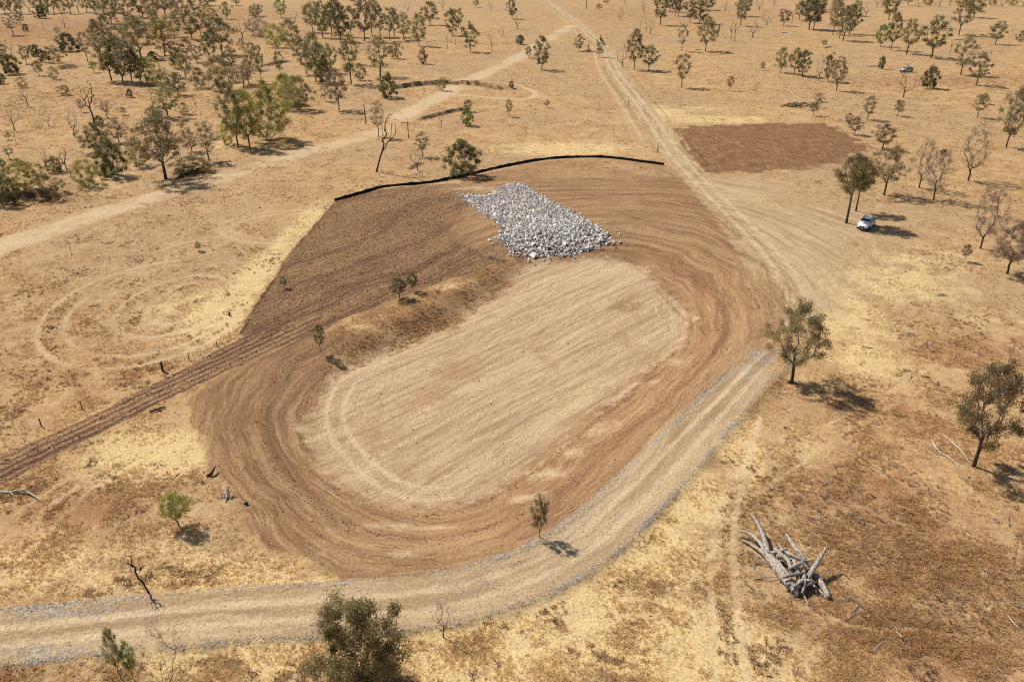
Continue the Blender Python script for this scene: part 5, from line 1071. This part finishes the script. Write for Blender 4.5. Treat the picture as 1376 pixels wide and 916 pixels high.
post(812, 95, 1.3, .09, 'fence post left of the dirt road, upper one')
post(492, 167, 5.0, .13, 'tall leaning bare pole left of the pale track', (-.04, 0), None, name='timber_pole')
post(601, 66, 5.6, .13, 'tall bare pole standing beyond the eroded bank', (0, 0), None, name='timber_pole')
post(612, 61, 2.6, .10, 'short pole right of the tall far pole', (0, 0), None, name='timber_pole')
post(788, 12, 9.0, .18, 'tall dark pole at the top edge beside the dirt road', (0, 0), None, name='timber_pole')
post(570, 124, 1.6, .12, 'short post just below the eroded bank', (0, 0), None, name='timber_pole')
g = ground_at(549, 186); root = empty('crossarm_pole', g, 'old pole with a single crossarm pointing left by the pale track', 'pole')
V, F = limb([np.array([0, 0, -.3]), np.array([0, 0, 3.9])], [.11, .09], 8, .1, 4); link('post', quads_mesh('post', V, F, MAT['bark']), root)
V, F = limb([np.array([-1.6, .05, 3.75]), np.array([.25, 0, 3.85])], [.08, .09], 6, .1, 5); link('crossarm', quads_mesh('crossarm', V, F, MAT['bark']), root)
# rails of an old yard, far right
g = ground_at(1335, 74); root = empty('rail_fence', g, 'broken timber rail fence among the far right trees', 'fence')
for x in (-4.5, -1.0, 3.0):
    V, F = limb([np.array([x, 0, -.3]), np.array([x, 0, 1.7])], [.10, .09], 6, .1, int(x * 3) + 40); link('post', quads_mesh('post', V, F, MAT['palebark']), root)
for z, x0, x1 in ((1.5, -4.7, 3.1), (0.9, -4.6, -.9)):
    V, F = limb([np.array([x0, -.1, z]), np.array([x1, -.1, z + .1])], [.06, .06], 6, .1, int(z * 10)); link('rail', quads_mesh('rail', V, F, MAT['palebark']), root)

# ------------------------------------------------------------------ cars
def build_car(loc, rz, label, paint_col=(0.88, 0.88, 0.87), key='paint'):
    paint = MAT.get(key) or plain_material('white_car_paint', paint_col, 0.28, 0.5, 0, 0.02, 3); MAT[key] = paint
    glass = MAT.get('glass') or plain_material('dark_car_glass', (0.012, 0.015, 0.018), 0.06, 0.6, 0, 0.05, 3); MAT['glass'] = glass
    black = MAT.get('black') or plain_material('black_trim', (0.018, 0.018, 0.019), 0.6, 0.3); MAT['black'] = black
    tyre = MAT.get('tyre') or plain_material('tyre_rubber', (0.02, 0.02, 0.02), 0.85, 0.2); MAT['tyre'] = tyre
    rimm = MAT.get('rim') or plain_material('alloy', (0.5, 0.5, 0.52), 0.35, 0.5, 0.7); MAT['rim'] = rimm
    lamp = MAT.get('lamp') or plain_material('lamp_lens', (0.7, 0.72, 0.74), 0.12, 0.6); MAT['lamp'] = lamp
    redl = MAT.get('redl') or plain_material('tail_lens', (0.35, 0.02, 0.02), 0.2, 0.5); MAT['redl'] = redl
    root = empty('car', loc, label, 'car', None, rz)       # front towards +x
    # body: stations along the length, each a closed ring
    ST = [(-2.36, .42, .62, .95, .95, .72, .70), (-2.30, .34, .62, 1.02, 1.05, .86, .74), (-2.18, .30, .66, 1.08, 1.58, .92, .66), (-1.7, .28, .70, 1.08, 1.74, .94, .66), (-.6, .27, .70, 1.07, 1.78, .95, .68), (.35, .27, .70, 1.06, 1.74, .95, .67),
          (.62, .27, .70, 1.05, 1.62, .95, .68), (1.18, .28, .70, 1.04, 1.10, .94, .76), (1.75, .30, .68, .99, 1.03, .92, .74), (2.15, .33, .64, .90, .95, .86, .68), (2.36, .42, .58, .74, .78, .70, .56)]
    V = []; F = []; m = 10
    for x, zb, zm, zs, zr, wb, wr_ in ST:
        ring = [(wb * .86, zb), (wb, zm), (wb * .985, zs), (wr_, zr - .04), (wr_ * .8, zr)]
        V += [(x, y, z) for y, z in ring] + [(x, -y, z) for y, z in ring[::-1]]
    for i in range(len(ST) - 1):
        for k in range(m):
            j = (k + 1) % m; F.append((i * m + k, (i + 1) * m + k, (i + 1) * m + j, i * m + j))
    bm = bmesh.new(); vs = [bm.verts.new(v) for v in V]
    for f in F: bm.faces.new([vs[i] for i in f])
    bm.faces.new([vs[i] for i in range(m)]); bm.faces.new([vs[(len(ST) - 1) * m + i] for i in range(m)][::-1]); bmesh.ops.recalc_face_normals(bm, faces=bm.faces[:])
    me = bpy.data.meshes.new('body'); bm.to_mesh(me); bm.free(); me.materials.append(paint); me.polygons.foreach_set('use_smooth', np.ones(len(me.polygons), bool))
    body = link('body', me, root); sb = body.modifiers.new('round', 'SUBSURF'); sb.levels = 1; sb.render_levels = 2
    def slab(name, pts, thick, mat, parent=root):
        """a thin curved panel: quad corners pushed out along its normal"""
        p = [Vector(q) for q in pts]; n = (p[1] - p[0]).cross(p[-1] - p[0]).normalized() * thick; b = bmesh.new(); a = [b.verts.new(q) for q in p]; c = [b.verts.new(q + n) for q in p]; k = len(p)
        b.faces.new(c); b.faces.new(a[::-1])
        for i in range(k): b.faces.new([a[i], a[(i + 1) % k], c[(i + 1) % k], c[i]])
        bmesh.ops.recalc_face_normals(b, faces=b.faces[:]); mm = bpy.data.meshes.new(name); b.to_mesh(mm); b.free(); mm.materials.append(mat); return link(name, mm, parent)
    slab('windscreen', [(1.16, -.72, 1.10), (1.16, .72, 1.10), (.58, .60, 1.64), (.58, -.60, 1.64)], .02, glass)
    slab('rear_window', [(-2.26, .66, 1.12), (-2.26, -.66, 1.12), (-2.19, -.56, 1.52), (-2.19, .56, 1.52)], .03, glass)
    for s in (-1, 1):
        def side(name, a, mat, th=.02, parent=root):
            pts = [(x, s * y, z) for x, y, z in a]; return slab(name, pts if s < 0 else pts[::-1], th, mat, parent)
        side('front_window', [(-.22, .915, 1.12), (.92, .89, 1.10), (.52, .72, 1.60), (-.22, .735, 1.64)], glass); side('rear_side_window', [(-1.28, .915, 1.12), (-.30, .915, 1.12), (-.30, .735, 1.64), (-1.22, .73, 1.62)], glass)
        side('quarter_window', [(-2.0, .90, 1.13), (-1.36, .91, 1.12), (-1.30, .73, 1.60), (-1.85, .71, 1.56)], glass)
        d = side('door', [(-.26, .955, .42), (.98, .955, .42), (.98, .945, 1.03), (-.26, .945, 1.04)], paint, .012); side('handle', [(-.14, .97, .90), (.06, .97, .90), (.06, .97, .94), (-.14, .97, .94)], black, .02, d)
        d = side('door', [(-1.26, .955, .42), (-.30, .955, .42), (-.30, .945, 1.04), (-1.26, .945, 1.04)], paint, .012); side('handle', [(-1.16, .97, .90), (-.96, .97, .90), (-.96, .97, .94), (-1.16, .97, .94)], black, .02, d)
        V, F = limb([np.array([-1.75, s * .60, 1.79]), np.array([-.5, s * .62, 1.84]), np.array([.35, s * .60, 1.78])], [.025, .025, .025], 6); link('roof_rail', quads_mesh('roof_rail', V, F, black), root)
        V, F = limb([np.array([.95, s * .92, 1.10]), np.array([.92, s * 1.02, 1.14]), np.array([.92, s * 1.14, 1.15])], [.04, .09, .08], 8); link('mirror', quads_mesh('mirror', V, F, paint), root)
        side('tail_light', [(-2.30, .80, .86), (-2.12, .93, .86), (-2.12, .93, 1.12), (-2.28, .76, 1.12)], redl, .03)
        slab('headlight', ([(2.30, s * .42, .74), (2.16, s * .83, .76), (2.10, s * .84, .90), (2.24, s * .44, .86)] if s > 0 else [(2.24, s * .44, .86), (2.10, s * .84, .90), (2.16, s * .83, .76), (2.30, s * .42, .74)]), .05, lamp)
        side('sill', [(-1.0, .93, .26), (1.0, .93, .26), (1.0, .95, .36), (-1.0, .95, .36)], black, .02)
        for x in (1.42, -1.42):
            wroot = None; b = bmesh.new(); n = 24; prof = [(.22, -.10), (.34, -.11), (.375, -.07), (.375, .07), (.34, .11), (.22, .10)]
            rg = [[b.verts.new((r * math.cos(2 * math.pi * i / n), t, r * math.sin(2 * math.pi * i / n))) for r, t in prof] for i in range(n)]
            for i in range(n):
                for k in range(5): b.faces.new([rg[i][k], rg[(i + 1) % n][k], rg[(i + 1) % n][k + 1], rg[i][k + 1]])
                b.faces.new([rg[i][5], rg[(i + 1) % n][5], rg[(i + 1) % n][0], rg[i][0]])
            bmesh.ops.recalc_face_normals(b, faces=b.faces[:]); mm = bpy.data.meshes.new('wheel'); b.to_mesh(mm); b.free(); mm.materials.append(tyre); wo_ = link('wheel', mm, root); wo_.location = (x, s * .86, .375)
            b = bmesh.new(); c0 = b.verts.new((0, s * .10, 0)); rim = []
            for i in range(20):
                a = 2 * math.pi * i / 20; r = .225; rim.append(b.verts.new((r * math.cos(a), s * (.075 if i % 4 < 2 else .055), r * math.sin(a))))
            for i in range(20): b.faces.new([c0, rim[i], rim[(i + 1) % 20]])
            mm = bpy.data.meshes.new('rim'); b.to_mesh(mm); b.free(); mm.materials.append(rimm); link('rim', mm, wo_)
            V = []; F = []; n = 12                                          # wheel arch lip
            for i in range(n + 1):
                a = math.pi * i / n
                for r, t in ((.40, .0), (.47, .0), (.47, .03), (.40, .03)): V.append((x + r * math.cos(a), s * (.935 + t), .375 + r * math.sin(a)))
            for i in range(n):
                for k in range(4): F.append((i * 4 + k, i * 4 + (k + 1) % 4, i * 4 + 4 + (k + 1) % 4, i * 4 + 4 + k))
            link('wheel_arch', quads_mesh('wheel_arch', V, F, black), root)
    slab('grille', [(2.37, -.40, .60), (2.37, .40, .60), (2.30, .40, .82), (2.30, -.40, .82)], .02, black)
    bp = slab('front_bumper', [(2.36, -.66, .36), (2.36, .66, .36), (2.38, .62, .54), (2.38, -.62, .54)], .04, black); slab('number_plate', [(2.42, -.19, .44), (2.42, .19, .44), (2.42, .19, .54), (2.42, -.19, .54)], .012, lamp, bp)
    slab('rear_bumper', [(-2.38, .70, .40), (-2.38, -.70, .40), (-2.38, -.70, .60), (-2.38, .70, .60)], .05, black)
    return root
cg = ground_at(1163, 305.5); fr = gp(1156, 311); rr = gp(1168, 301)
build_car(cg, math.atan2(float(fr[1] - rr[1]), float(fr[0] - rr[0])), 'white station wagon parked in the shade beside a tall gum')
fg = ground_at(1217, 97); build_car(fg, math.pi + 0.15, 'tiny far whitish car half hidden behind a bare brown tree', (0.50, 0.49, 0.47), 'dustypaint')
